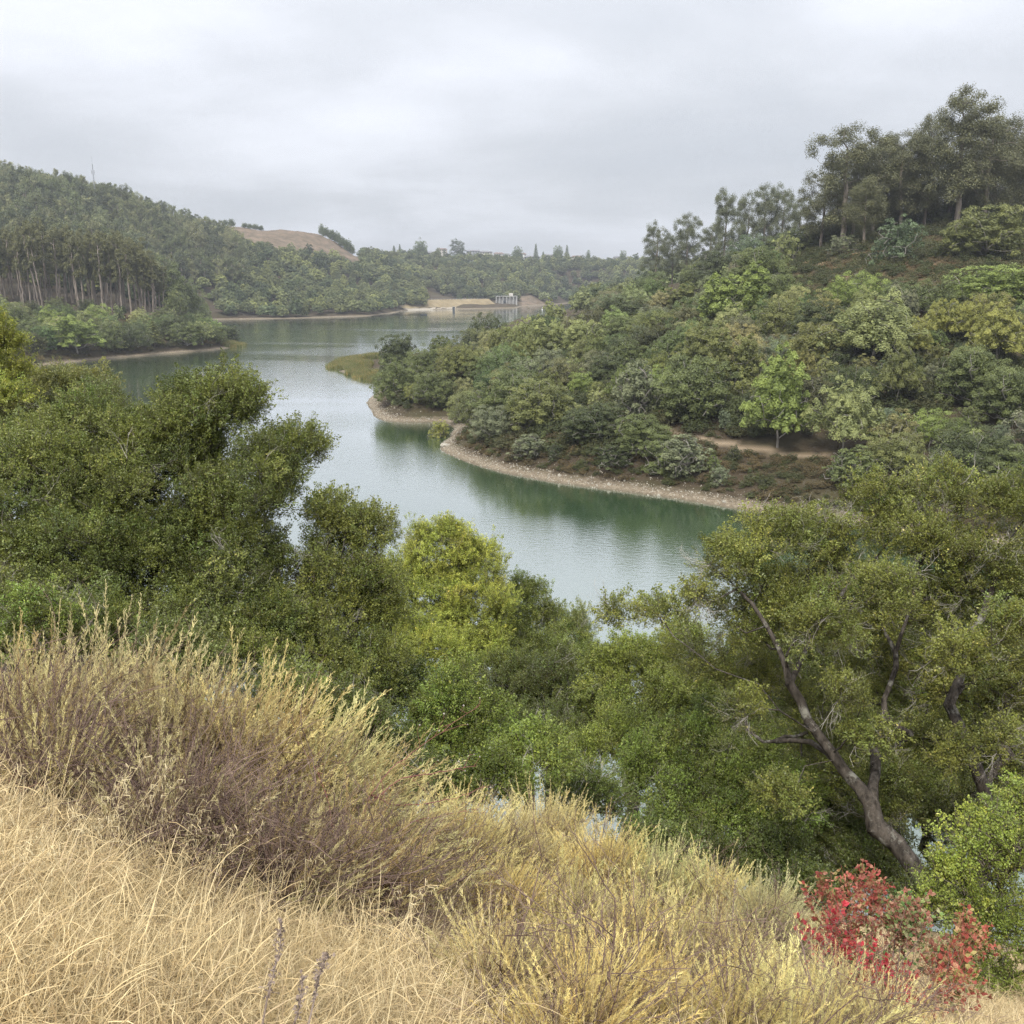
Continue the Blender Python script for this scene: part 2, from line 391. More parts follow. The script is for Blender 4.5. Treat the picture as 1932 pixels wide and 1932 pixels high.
def make_water():
    m = new_mat('lake water'); t = NT(m)
    P = t.n('ShaderNodeNewGeometry').outputs['Position']
    mp_ = t.n('ShaderNodeMapping', {'Vector': P, 'Scale': (1.0, 2.3, 1), 'Rotation': (0, 0, R(-24))})
    mp2 = t.n('ShaderNodeMapping', {'Vector': P, 'Scale': (1.0, 3.2, 1), 'Rotation': (0, 0, R(12))})
    w1 = t.noise(0.95, 2, 0.5, mp_.outputs[0], 0.4)
    w2 = t.noise(3.1, 3, 0.55, mp2.outputs[0], 0.3)
    calm = t.noise(0.014, 3, 0.55, t.n('ShaderNodeMapping', {'Vector': P, 'Scale': (0.45, 1.4, 1), 'Rotation': (0, 0, R(10))}).outputs[0], 0.6)
    k = t.math('ADD', 0.35, t.math('MULTIPLY', t.math('SUBTRACT', calm, 0.40), 4.5, clamp=True))
    h = t.math('MULTIPLY', t.math('ADD', w1, t.math('MULTIPLY', w2, 0.33)), k)
    bp = t.n('ShaderNodeBump', {'Strength': 1.0, 'Distance': 0.018, 'Height': h})
    depth = t.noise(0.03, 2, 0.5, P)
    c = t.mix(depth, (0.040, 0.080, 0.036), (0.052, 0.100, 0.045))
    dif = t.n('ShaderNodeBsdfDiffuse', {'Color': c})
    glo = t.n('ShaderNodeBsdfGlossy', {'Color': (0.97, 0.98, 1.0, 1), 'Roughness': 0.05, 'Normal': bp.outputs[0]})
    lw = t.n('ShaderNodeLayerWeight', {'Blend': 0.5, 'Normal': bp.outputs[0]})
    f = t.math('ADD', 0.03, t.math('MULTIPLY', 0.95, t.math('POWER', lw.outputs['Facing'], 1.55)))
    p = t.n('ShaderNodeMixShader', {0: f, 1: dif.outputs[0], 2: glo.outputs[0]})
    t.out(p.outputs[0])
    # a sheet following the lake, reaching a little way under every bank
    mb = MB(); mb.add([(-900, 20, 0), (500, 20, 0), (900, 1400, 0), (-900, 1400, 0)], [(0, 1, 2, 3)])
    link('water', mb.mesh('water', m), kind='structure', label='calm green reservoir water winding between wooded banks')
make_water()
# ------------------------------------------------------------------ plants: branch skeletons and leaf masses
def grow(root, trunk_pts, attractors, rng, bias=0.45, step=0.6, wander=0.12, tip_r=0.012, power=2.3, sag=0.0, trunk_r=None):
    """branches reach from the trunk to every attractor along short paths; radii add up towards the root"""
    pts = [np.array(root, float)] + [np.array(p, float) for p in trunk_pts]
    # subdivide the trunk
    N = [pts[0]]; par = [-1]; L = [0.0]
    for a, b in zip(pts[:-1], pts[1:]):
        k = max(1, int(np.linalg.norm(b - a) / step))
        for i in range(1, k + 1):
            p = a + (b - a) * i / k
            if not (i == k): p = p + rng.normal(0, wander * 0.5 * step, 3)
            L.append(L[-1] + np.linalg.norm(p - N[-1])); par.append(len(N) - 1); N.append(p)
    trunk_n = len(N)
    cap = trunk_n + len(attractors) * 12 + 10
    P = np.zeros((cap, 3)); Ln = np.zeros(cap); n = trunk_n
    P[:n] = N; Ln[:n] = L
    first = max(1, int(trunk_n * 0.45))
    order = np.argsort(np.linalg.norm(attractors - P[trunk_n - 1], axis=1))
    tips = []
    for ai in order:
        a = attractors[ai]
        d = np.linalg.norm(P[first:n] - a, axis=1)
        j = first + int(np.argmin(d + bias * Ln[first:n]))
        v = a - P[j]; dist = np.linalg.norm(v); k = max(1, min(11, int(dist / step)))
        prev = j
        side = rng.normal(0, 1, 3)
        for i in range(1, k + 1):
            f = i / k
            p = P[j] + v * f
            if i < k: p = p + rng.normal(0, wander * step, 3) + side * 0.10 * dist * math.sin(f * math.pi) - np.array([0, 0, sag * dist * math.sin(f * math.pi)])
            if n >= cap: break
            P[n] = p; par.append(prev); Ln[n] = Ln[prev] + np.linalg.norm(p - P[prev]); prev = n; n += 1
        tips.append(prev)
    P = P[:n]; par = np.array(par[:n])
    acc = np.zeros(n); tipset = np.ones(n, bool); tipset[par[1:]] = False
    acc[tipset] = tip_r ** power
    for i in range(n - 1, 0, -1): acc[par[i]] += acc[i]
    rad = np.maximum(acc, 1e-12) ** (1 / power)
    if trunk_r: rad *= 1 + (trunk_r / rad[0] - 1) * np.clip((rad / rad[0]), 0, 1) ** 0.7
    rad[0] *= 1.25
    return P, par, rad, np.array(tips)

def wood_mesh(name, P, par, rad, mat, min_r=0.0, thick=6, thin=3, split=None):
    i = np.arange(1, len(P)); i = i[rad[i] >= min_r]
    split = split or rad.max() * 0.15
    V, F, off = [], [], 0
    for sel, ns in ((i[rad[i] >= split], thick), (i[rad[i] < split], thin)):
        if not len(sel): continue
        a = P[par[sel]]; b = P[sel]
        v, q = tubes(a - unit(b - a) * (rad[sel] * .4)[:, None], b + unit(b - a) * (rad[sel] * .4)[:, None], np.minimum(rad[par[sel]], rad[sel] * 1.35), rad[sel], ns)
        V.append(v); F.append(q + off); off += len(v)
    return mesh_np(name, np.concatenate(V), np.concatenate(F), mat, smooth=True)

def quads(P, N, size, rng, aspect=0.55, along=None):
    """one rhombic leaf (or leaf spray) per point, facing N"""
    n = len(P)
    N = unit(N)
    r = rng.normal(0, 1, (n, 3)) if along is None else along + rng.normal(0, 0.35, (n, 3))
    T = unit(r - N * (r * N).sum(1, keepdims=True)); B = np.cross(N, T)
    s = (np.asarray(size) * rng.uniform(0.7, 1.3, n))[:, None]
    V = np.stack([P - T * s * 0.5, P + B * s * 0.5 * aspect + N * s * 0.08, P + T * s * 0.5, P - B * s * 0.5 * aspect + N * s * 0.08], axis=1).reshape(-1, 3)
    return V, np.arange(4 * n).reshape(-1, 4)

def sphere_dirs(n, rng, zmin=-1.0):
    z = rng.uniform(zmin, 1, n); a = rng.uniform(0, 2 * np.pi, n); r = np.sqrt(1 - z * z)
    return np.stack([r * np.cos(a), r * np.sin(a), z], axis=1)

def lobed_crown(name, lobes, mat, rng, n_sub=60, sub_r=0.27, leaves=12000, size=0.26, stretch=1.0, zmin=-0.45, up=0.5, flame=0.0, hang=0.0, holes=0.0):
    """crown of many puffs: each lobe ellipsoid carries sub-puffs over its outer side, each puff a shell of leaf sprays"""
    SP, SN, SS, RN = [], [], [], []
    area = np.array([l[3] * l[4] for l in lobes]); area = area / area.sum()
    for (cx, cy_, cz, rx, rz), w in zip(lobes, area):
        c = np.array([cx, cy_, cz]); R3 = np.array([rx, rx, rz])
        k = max(5, int(n_sub * w))
        D = sphere_dirs(k, rng, zmin)
        # even the puffs out
        for _ in range(4):
            dd = D[:, None] - D[None]; q = (dd ** 2).sum(-1) + 1e-3
            D = unit(D + 0.02 * (dd / q[..., None] ** 1.5).sum(1) / k * 8); D[:, 2] = np.maximum(D[:, 2], zmin)
        keep = rng.uniform(0, 1, k) > holes; D = D[keep]; k = len(D)
        ctr = c + D * R3 * rng.uniform(0.66, 0.96, (k, 1))
        rs = min(rx, rz) * sub_r * rng.uniform(0.7, 1.35, k)
        m = int(leaves * w * 0.85 / k)
        tone = rng.uniform(0, 1, k)
        for q in range(k):
            d = sphere_dirs(m, rng, -0.55)
            d = unit(d + 0.6 * D[q] + np.array([0, 0, 0.25]))
            sc = np.array([1, 1, stretch])
            rr_ = rs[q] * rng.uniform(0.55, 1.08, (m, 1))
            p = ctr[q] + d * rr_ * sc
            if flame: p[:, :2] = ctr[q][:2] + (p[:, :2] - ctr[q][:2]) * (1 - flame * np.clip((p[:, 2:3] - ctr[q][2]) / (rs[q] * stretch), -0.4, 1))
            if hang: p[:, 2] -= hang * rs[q] * rng.uniform(0, 1, m) ** 2
            SP.append(p); SN.append(unit(d + np.array([0, 0, up]) + rng.normal(0, 0.42, (m, 3))))
            SS.append(np.full(m, size)); RN.append(np.clip(tone[q] * 0.45 + rng.uniform(0, 0.55, m), 0, 1))
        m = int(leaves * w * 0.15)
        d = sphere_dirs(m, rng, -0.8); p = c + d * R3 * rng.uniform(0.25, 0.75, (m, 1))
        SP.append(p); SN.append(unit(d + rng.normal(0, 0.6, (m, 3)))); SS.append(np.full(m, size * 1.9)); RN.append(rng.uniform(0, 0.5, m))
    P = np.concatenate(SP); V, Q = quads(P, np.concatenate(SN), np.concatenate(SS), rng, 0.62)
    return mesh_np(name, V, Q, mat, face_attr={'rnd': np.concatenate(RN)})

# bark and leaf colours
M_BARK = bark_mat('oak bark', (0.055, 0.045, 0.036), (0.20, 0.17, 0.14), 5)
M_BARK_GREY = bark_mat('pale grey bark', (0.16, 0.145, 0.125), (0.36, 0.33, 0.29), 5)
M_EUC_BARK = bark_mat('eucalyptus bark', (0.13, 0.105, 0.085), (0.40, 0.34, 0.28), 1.2, 8)
M_LEAF = leaf_mat('tree leaves', (0.070, 0.086, 0.032), (0.355, 0.380, 0.140), yel=0.03, trans=0.24)
M_EUC = leaf_mat('eucalyptus leaves', (0.085, 0.096, 0.050), (0.26, 0.265, 0.135), (0.16, 0.13, 0.06), 0.05, 0.2, 0.45, 0.4)

PROTO = {}
def proto(kind, crown, wood, h, w): PROTO.setdefault(kind, []).append((crown, wood, h, w))

def make_oak(seed, width=10.0, height=8.5, low=0.22, kind='oak', **kw):
    rng = np.random.default_rng(seed)
    rx = width / 2
    lobes = []
    main = 3 + seed % 3
    for i in range(main):
        a = i * 2 * math.pi / main + rng.uniform(-0.5, 0.5); q = rng.uniform(0.30, 0.48) * rx
        rz = height * rng.uniform(0.30, 0.40)
        lobes.append((math.cos(a) * q, math.sin(a) * q, height - rz - rng.uniform(0.0, 0.22) * height, rx * rng.uniform(0.48, 0.62), rz))
    lobes.append((rng.normal(0, .05) * rx, 0, height * 0.64, rx * 0.55, height * 0.36))
    for i in range(main + 5):
        a = i * 2.4 + rng.uniform(-.4, .4); q = rng.uniform(0.42, 0.62) * rx
        lobes.append((math.cos(a) * q, math.sin(a) * q, height * rng.uniform(low, 0.44), rx * rng.uniform(0.34, 0.46), height * rng.uniform(0.22, 0.30)))
    args = dict(n_sub=150, sub_r=0.27, leaves=30000, size=0.17, zmin=-0.75); args.update(kw)
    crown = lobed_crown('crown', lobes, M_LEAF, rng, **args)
    att = np.concatenate([np.array(l[:3]) + sphere_dirs(13, rng, -0.7) * np.array([l[3], l[3], l[4]]) * 0.8 for l in lobes])
    P, par, rad, tips = grow((0, 0, -0.6), [(rng.normal(0, .3), rng.normal(0, .3), height * 0.2)], att, rng, step=0.9, wander=0.2, tip_r=0.03)
    wood = wood_mesh('trunk', P, par, rad, M_BARK_GREY, thin=3, thick=5)
    proto(kind, crown, wood, height, width)

def make_flame(seed, width=8.0, height=11.0, kind='willow', **kw):
    """upright feathery tree with pointed plumes"""
    rng = np.random.default_rng(seed)
    rx = width / 2; lobes = []
    for i in range(4 + seed % 2):
        a = i * 1.9 + rng.uniform(0, 1); q = rng.uniform(0.15, 0.5) * rx; hh = height * rng.uniform(0.72, 1.0)
        lobes.append((math.cos(a) * q, math.sin(a) * q, hh * 0.6, rx * rng.uniform(0.36, 0.5), hh * 0.40))
    for i in range(4):
        a = i * 1.7 + 1; q = 0.62 * rx
        lobes.append((math.cos(a) * q, math.sin(a) * q, height * rng.uniform(0.3, 0.42), rx * 0.36, height * 0.2))
    args = dict(n_sub=110, sub_r=0.27, leaves=27000, size=0.16, stretch=1.55, flame=0.5, up=0.3, zmin=-0.6); args.update(kw)
    crown = lobed_crown('crown', lobes, M_LEAF, rng, **args)
    att = np.concatenate([np.array(l[:3]) + sphere_dirs(10, rng, -0.5) * np.array([l[3], l[3], l[4]]) * 0.8 for l in lobes])
    st = [(rng.normal(0, .25), rng.normal(0, .25), height * 0.25)]
    P, par, rad, tips = grow((0, 0, -0.6), st, att, rng, step=1.0, wander=0.15, tip_r=0.022)
    wood = wood_mesh('trunk', P, par, rad, M_BARK_GREY, thin=3, thick=5)
    proto(kind, crown, wood, height, width)

def make_euc(seed, height=36.0, width=15.0, kind='euc', first=0.38, leaves=11000, n_tips=110, size=0.42, fork=True):
    """tall gum: bare pale stems, airy clumps of hanging leaves at the ends of rising limbs"""
    rng = np.random.default_rng(seed)
    rx = width / 2; L = []
    nl = 13 if fork else 7
    for i in range(nl):
        f = (i + 0.5) / nl; z = height * (first + (0.94 - first) * f)
        q = rx * (0.70 * math.sin(math.pi * min(1, 0.26 + 0.58 * f))) * rng.uniform(0.35, 1.0); a = i * 2.4 + rng.uniform(-.4, .4)
        L.append((math.cos(a) * q, math.sin(a) * q, z, rx * rng.uniform(0.28, 0.42), height * rng.uniform(0.09, 0.15)))
    att = np.concatenate([np.array(l[:3]) + sphere_dirs(int(n_tips / nl), rng, -0.5) * np.array([l[3], l[3], l[4]]) * rng.uniform(0.6, 1.0, (int(n_tips / nl), 1)) for l in L])
    lean = rng.normal(0, 0.02 * height, 2)
    st = [(lean[0] * .5, lean[1] * .5, height * 0.3), (lean[0], lean[1], height * 0.55), (lean[0] * 1.2, lean[1], height * 0.82)]
    P, par, rad, tips = grow((0, 0, -0.8), st, att, rng, bias=0.35, step=1.6, wander=0.14, tip_r=0.035, trunk_r=0.55 if fork else 0.38)
    wood = wood_mesh('trunk', P, par, rad, M_EUC_BARK, thin=3, thick=6)
    T = P[tips]; m = leaves // len(T)
    SP, SN, RN = [], [], []
    for p in T:
        r = rx * rng.uniform(0.12, 0.24); tone = rng.uniform(0, 0.5)
        d = sphere_dirs(m, rng, -0.35)
        q = p + d * np.array([r, r, r * 1.25]) * rng.uniform(0.35, 1.05, (m, 1)); q[:, 2] -= rng.uniform(0, 1, m) ** 2 * r * 0.8
        SP.append(q); SN.append(unit(d + np.array([0, 0, 0.5]) + rng.normal(0, 0.5, (m, 3)))); RN.append(np.clip(tone + rng.uniform(0, .5, m), 0, 1))
    SP = np.concatenate(SP)
    V, Q = quads(SP, np.concatenate(SN), np.full(len(SP), size), rng, 0.5, along=np.array([[0, 0, -1.0]]))
    crown = mesh_np('crown', V, Q, M_EUC, face_attr={'rnd': np.concatenate(RN)})
    proto(kind, crown, wood, height, width)

def make_conifer(seed, height=16.0, width=6.0, tiers=False):
    rng = np.random.default_rng(seed); SP, SN, RN = [], [], []; A, B = [], []
    nb = 70
    for i in range(nb):
        f = (i + 0.5) / nb; z = height * (0.14 + 0.84 * f); ln = width / 2 * (1 - f) ** 0.8 * rng.uniform(0.75, 1.1) + 0.3
        a = i * 2.4; dr = np.array([math.cos(a), math.sin(a), -0.12]); A.append((0, 0, z)); B.append(np.array([0, 0, z]) + dr * ln)
        m = int(22 + 50 * (1 - f)); t = rng.uniform(0.15, 1, m)[:, None]
        p = np.array([0, 0, z]) + dr * ln * t + rng.normal(0, 1, (m, 3)) * np.array([.28, .28, .14]) * (0.4 + (1 - f))
        SP.append(p); SN.append(unit(np.array([0, 0, 1.0]) + dr * .6 + rng.normal(0, .4, (m, 3)))); RN.append(rng.uniform(0, .8, m))
    SP = np.concatenate(SP); V, Q = quads(SP, np.concatenate(SN), np.full(len(SP), 0.5), rng, 0.5)
    crown = mesh_np('crown', V, Q, M_LEAF, face_attr={'rnd': np.concatenate(RN)})
    A = np.array(A + [(0, 0, -.5), (0, 0, height * .5)], float); B = np.array(B + [(0, 0, height * .5), (0, 0, height * .97)], float)
    ra = np.array([.06] * nb + [.28, .16]); rb = np.array([.02] * nb + [.16, .04])
    v, q = tubes(A, B, ra, rb, 4)
    proto('conifer', crown, mesh_np('trunk', v, q, M_BARK, smooth=True), height, width)

for s, (w, h) in enumerate(((10.5, 8.2), (11.5, 8.8), (9.0, 8.0), (12.5, 8.6), (8.0, 7.6))): make_oak(10 + s, w, h)
for s, (w, h) in enumerate(((7.5, 10.5), (9.0, 11.0), (6.5, 9.5))): make_flame(30 + s, w, h)
make_oak(50, 5.5, 5.0, kind='bush', low=0.05, n_sub=70, leaves=9000, size=0.17)
make_oak(51, 6.5, 5.2, kind='bush', low=0.0, n_sub=70, leaves=9000, size=0.17)
for s in range(4): make_euc(60 + s, 36, 19.0 + s, first=0.24, leaves=34000, n_tips=150, size=0.40)
for s in range(4): make_euc(70 + s, 38, 9.5, 'slim', first=0.40, leaves=8000, n_tips=84, size=0.50, fork=False)
make_conifer(80); make_conifer(81, 14, 5)

def place(kind, x, y, h, w=None, tint=(1, 1, 1), name='oak_tree', label=None, cat='tree', group=None, variant=None, rot=None, rng=random, sink=0.0, lean=0.0):
    pl = PROTO[kind]; crown, wood, h0, w0 = pl[(rng.randrange(len(pl)) if variant is None else variant) % len(pl)]
    sz = h / h0; sx = (w / w0) if w else sz
    root = bpy.data.objects.new(name, None); COL.objects.link(root)
    root.empty_display_size = 0.5
    if kind in ('oak', 'willow', 'bush'): sink += h * (.07 if kind == 'oak' else .03); h *= 1.05
    sz = h / h0; root.location = (x, y, gz(x, y) - sink); root.rotation_euler = (lean, 0, rng.uniform(0, 6.28) if rot is None else rot); root.scale = (sx, sx, sz)
    if label: root['label'] = label
    root['category'] = cat
    if group: root['group'] = group
    a = bpy.data.objects.new('trunk', wood); COL.objects.link(a); a.parent = root
    b = bpy.data.objects.new('crown', crown); COL.objects.link(b); b.parent = root; b.color = (*tint, 1)
    return root
# ------------------------------------------------------------------ trees one can tell apart on the two wooded points
rnd = random.Random(7)
DARK, MID, OLIVE, GREY, LIGHT, LIME, YEL, BLUE = (0.50, 0.54, 0.55), (0.85, 0.90, 0.85), (1.10, 1.06, 0.95), (1.12, 1.10, 1.6), (1.65, 1.62, 1.7), (1.40, 1.55, 1.1), (1.85, 1.68, 1.25), (0.75, 0.9, 1.2)
HEROES = []
TREES = []      # (x, y, radius) of what stands already
def free(x, y, r):
    return all((x - a) ** 2 + (y - b) ** 2 > (0.5 * (r + c)) ** 2 for a, b, c in TREES)

def fit(u, vtop, wpx, ratio, y0, y1, kind='oak'):
    """distance at which a tree of this picture width and proportion stands on the ground with its top at vtop"""
    r = ray(u, vtop)
    best = None
    dd = shore_dist(r[0] / r[1] * np.arange(y0, y1, 1.0), np.arange(y0, y1, 1.0))[0]
    for y, dsh in zip(np.arange(y0, y1, 1.0), dd):
        if dsh < (5.5 if wpx > 43 or y > 300 else 1.0) and y < y1 - 1: continue
        x = r[0] / r[1] * y; ztop = CAM_Z + r[2] / r[1] * y
        w = wpx / 1810.0 * y; h = w * ratio
        g = gz(x, y)
        e = abs(ztop - (g + h))
        if best is None or e < best[0]: best = (e, x, y, h, w, ztop - g)
    return best

KNAME = {'oak': 'oak_tree', 'willow': 'willow_tree', 'bush': 'bush', 'euc': 'eucalyptus_tree', 'slim': 'eucalyptus_tree', 'conifer': 'conifer_tree'}
HERO = [  # column, top row, width, kind, tint, height/width, near, far distance, label
 (748, 628, 68, 'oak', DARK, 0.95, 225, 280, 'very dark round oak alone over the water at the tip of the far point'),
 (745, 672, 90, 'oak', MID, 0.9, 205, 235, 'dark oak leaning over the water behind the sandy spit, left end of the point'),
 (800, 655, 70, 'oak', MID, 0.9, 215, 260, 'mid green oak second from the tip of the point, with a grey trunk base'),
 (835, 622, 60, 'willow', MID, 1.3, 225, 280, 'slim upright tree on the point just right of the dark round oak'),
 (870, 640, 85, 'willow', OLIVE, 1.1, 215, 270, 'olive feathery tree on the crest of the point with open pale top'),
 (893, 612, 45, 'willow', GREY, 1.3, 240, 290, 'thin grey bare-topped tree between the olive tree and the very dark crown'),
 (918, 588, 72, 'oak', DARK, 0.9, 245, 300, 'blackish green oak on the skyline of the point below the boat'),
 (950, 606, 55, 'willow', OLIVE, 1.4, 225, 280, 'olive upright tree in front of the blackish skyline oak'),
 (985, 592, 75, 'willow', LIGHT, 1.25, 225, 285, 'broad pale green plumed tree, first of the three on the crest below the dam'),
 (1040, 598, 66, 'willow', LIGHT, 1.3, 225, 285, 'pale green plumed tree, middle one of the three on the crest below the dam'),
 (1100, 592, 85, 'willow', LIGHT, 1.2, 225, 290, 'large pale rounded tree, last of the three on the crest below the dam'),
 (1046, 566, 42, 'willow', LIGHT, 1.3, 280, 340, 'small light green tree peeping up before the water at the dam'),
 (985, 640, 50, 'willow', OLIVE, 1.5, 205, 240, 'narrow olive plume below the first pale tree of the crest'),
 (905, 665, 65, 'oak', MID, 1.0, 205, 240, 'mid green oak in the second row above the sandy cove'),
 (1040, 655, 70, 'oak', GREY, 0.9, 195, 240, 'silvery grey sparse oak amid greener crowns right of the cove'),
 (960, 700, 150, 'oak', MID, 0.62, 178, 215, 'broad domed oak filling the slope straight above the cove'),
 (880, 740, 75, 'oak', OLIVE, 0.95, 172, 200, 'bright rounded oak at the water by the cove, above the overhanging bush'),
 (830, 795, 42, 'bush', YEL, 0.9, 169, 185, 'yellow green bush hanging over the water at the very tip of the shore'),
 (930, 765, 90, 'oak', GREY, 0.8, 165, 190, 'greyish oak low on the bank with drooping twigs close to the tip'),
 (1020, 715, 130, 'oak', OLIVE, 0.75, 158, 190, 'wide oak with pale forked limbs arching over the shingle bank'),
 (1120, 760, 110, 'oak', DARK, 0.85, 150, 175, 'dark oak on the bank right of the pale forked limbs'),
 (1100, 700, 60, 'oak', LIME, 0.8, 175, 210, 'small bright lime crown tucked behind the wide forked oak'),
 (1150, 665, 85, 'oak', DARK, 0.85, 185, 225, 'dark dense oak in the middle of the slope under the pale crest trees'),
 (1190, 640, 80, 'oak', MID, 0.9, 200, 250, 'mid green rounded oak on the slope left of the tall light plume'),
 (1180, 560, 90, 'oak', DARK, 0.85, 270, 330, 'dark round oak on the ridge in front of the far wooded shore'),
 (1235, 575, 75, 'oak', GREY, 0.85, 255, 320, 'dull grey oak on the ridge between two dark ones'),
 (1170, 600, 90, 'oak', MID, 0.85, 240, 290, 'spreading oak below the ridge with thin trunks showing'),
 (1290, 545, 75, 'willow', OLIVE, 1.0, 270, 330, 'olive rounded tree on the ridge under the skyline gum trees'),
 (1328, 508, 55, 'oak', DARK, 0.9, 330, 410, 'dark oak on the skyline ridge below the pair of gum trees'),
 (1390, 500, 115, 'willow', LIME, 1.05, 215, 290, 'big lime green domed tree on the ridge, right of the olive one'),
 (1433, 465, 105, 'oak', MID, 0.85, 250, 320, 'fresh green round tree high on the ridge beside the brush slope'),
 (1484, 444, 52, 'bush', LIGHT, 1.1, 250, 290, 'small egg shaped light green tree at the left end of the brush slope'),
 (1350, 470, 80, 'oak', DARK, 0.8, 340, 420, 'dark ridge oak under the skyline trees left of the tall gums'),
 (1420, 440, 90, 'oak', BLUE, 0.7, 340, 420, 'bluish oak on the ridge behind the egg shaped tree'),
 (1500, 430, 90, 'oak', DARK, 0.7, 300, 380, 'dark low oak on the ridge in front of the leftmost tall gum'),
 (1330, 600, 110, 'willow', OLIVE, 1.1, 175, 240, 'olive feathery tree in mid slope below the lime domed tree'),
 (1395, 615, 95, 'willow', OLIVE, 1.35, 165, 215, 'tall olive tree in mid slope with layered drooping plumes'),
 (1255, 690, 80, 'oak', LIME, 0.8, 160, 200, 'bright crowned oak over the trail near its hidden start'),
 (1310, 670, 140, 'oak', MID, 0.85, 148, 175, 'large spreading oak with twisted pale limbs above the trail'),
 (1215, 780, 95, 'oak', MID, 0.8, 140, 160, 'oak leaning over the bank with bright tips below the trail start'),
 (1250, 830, 80, 'bush', MID, 0.85, 133, 145, 'dense bush low on the bank between shingle and trail'),
 (1295, 822, 95, 'bush', GREY, 0.9, 133, 144, 'greyish loose bush under the trail, right of the dense one'),
 (1160, 840, 80, 'bush', DARK, 0.75, 138, 152, 'dark bush on the bank just above the shingle'),
 (1000, 820, 70, 'bush', GREY, 0.7, 152, 170, 'thin grey scrub bush on the bank near the tip'),
 (1480, 655, 120, 'willow', LIME, 1.6, 138, 160, 'tall light green tree with slender pale stems standing on the trail'),
 (1465, 700, 60, 'willow', LIGHT, 1.7, 138, 150, 'narrow light green tree at the left foot of the tall trail tree'),
 (1605, 700, 140, 'willow', LIGHT, 1.25, 135, 155, 'bushy pale green tree with pointed tops right of the trail tree'),
 (1700, 635, 90, 'willow', OLIVE, 1.5, 140, 172, 'pointed yellowish tree rising alone between dark oaks'),
 (1650, 540, 185, 'willow', LIGHT, 0.95, 165, 215, 'the largest pale green domed tree in the middle of the slope'),
 (1620, 510, 110, 'oak', LIME, 0.65, 190, 240, 'vivid flat topped green crown at the lower edge of the brush'),
 (1545, 560, 90, 'oak', DARK, 1.0, 180, 230, 'dark narrow oak left of the largest pale dome'),
 (1475, 560, 85, 'oak', OLIVE, 0.9, 195, 240, 'olive oak under the lower edge of the brush slope'),
 (1730, 590, 60, 'willow', YEL, 1.5, 160, 200, 'yellowish upright tree touching the right side of the largest dome'),
 (1790, 548, 62, 'willow', YEL, 1.6, 160, 200, 'tall yellow green spire, first of the yellow trees at the right'),
 (1838, 552, 66, 'willow', YEL, 1.5, 160, 200, 'tall yellow green spire beside the first one, slightly fuller'),
 (1900, 560, 110, 'willow', YEL, 1.2, 150, 190, 'wide yellow green tree with bare thin stems at the right edge'),
 (1880, 498, 150, 'oak', LIME, 0.55, 185, 230, 'vivid green spreading crown on the upper slope at the right edge'),
 (1760, 525, 110, 'oak', MID, 0.6, 180, 220, 'mid green low crown at the brush edge left of the vivid one'),
 (1840, 650, 120, 'oak', MID, 0.9, 135, 170, 'dark green oak under the yellow spires'),
 (1910, 690, 120, 'oak', MID, 0.9, 125, 160, 'rounded oak at the right edge under the bare stemmed yellow tree'),
 (1760, 770, 100, 'oak', LIME, 0.7, 125, 145, 'fresh green oak crown low right, just above the near oak'),
 (1690, 815, 120, 'oak', OLIVE, 0.7, 122, 140, 'pale olive oak at the end of the trail'),
 (1610, 845, 95, 'bush', MID, 0.8, 124, 138, 'rounded bush where the trail goes out of sight'),
 (1830, 800, 140, 'oak', DARK, 0.8, 118, 140, 'dark oak behind the tops of the near right oak'),
 (1900, 830, 110, 'oak', MID, 0.8, 112, 132, 'mid green oak at the right edge above the near oak'),
 (1868, 385, 135, 'oak', OLIVE, 0.72, 215, 262, 'rounded green tree in front of the tall gum grove at the hill top'),
 (1700, 415, 90, 'bush', BLUE, 0.9, 235, 262, 'dark bluish bush at the foot of the gum grove'),
 (1590, 445, 60, 'bush', GREY, 0.7, 262, 285, 'small greyish bush below the leftmost tall gum'),
]
for (u, vt, wp, kind, tint, ratio, y0, y1, lab) in HERO:
    e, x, y, h, w, hh = fit(u, vt, wp, ratio, y0, y1)
    h = min(max(hh, h * 0.7), h * 1.5)
    place(kind, x, y, h * 1.06, w * 1.25, tint, KNAME[kind], lab, 'bush' if kind == 'bush' else 'tree', 'trees of the wooded point across the water', rng=rnd)
    TREES.append((x, y, w / 2)); HEROES.append((u, y, wp, h))
    if time.time() - T0 > 600: break

def blocked(x, y, h, w):
    """a fill tree must not stand before a tree that was placed by eye"""
    return False

ORD = ['first', 'second', 'third', 'fourth', 'fifth', 'sixth', 'seventh', 'eighth', 'ninth', 'tenth', 'eleventh', 'twelfth', 'thirteenth', 'fourteenth', 'fifteenth', 'sixteenth', 'seventeenth', 'eighteenth', 'nineteenth', 'twentieth']
def ordinal(i):
    if i < 20: return ORD[i]
    tens = {2: 'twenty', 3: 'thirty', 4: 'forty', 5: 'fifty', 6: 'sixty', 7: 'seventy', 8: 'eighty', 9: 'ninety'}
    n = i + 1
    if n % 10 == 0: return {2: 'twentieth', 3: 'thirtieth', 4: 'fortieth', 5: 'fiftieth', 6: 'sixtieth', 7: 'seventieth', 8: 'eightieth', 9: 'ninetieth'}[n // 10]
    return tens[n // 10] + '-' + ORD[n % 10 - 1]

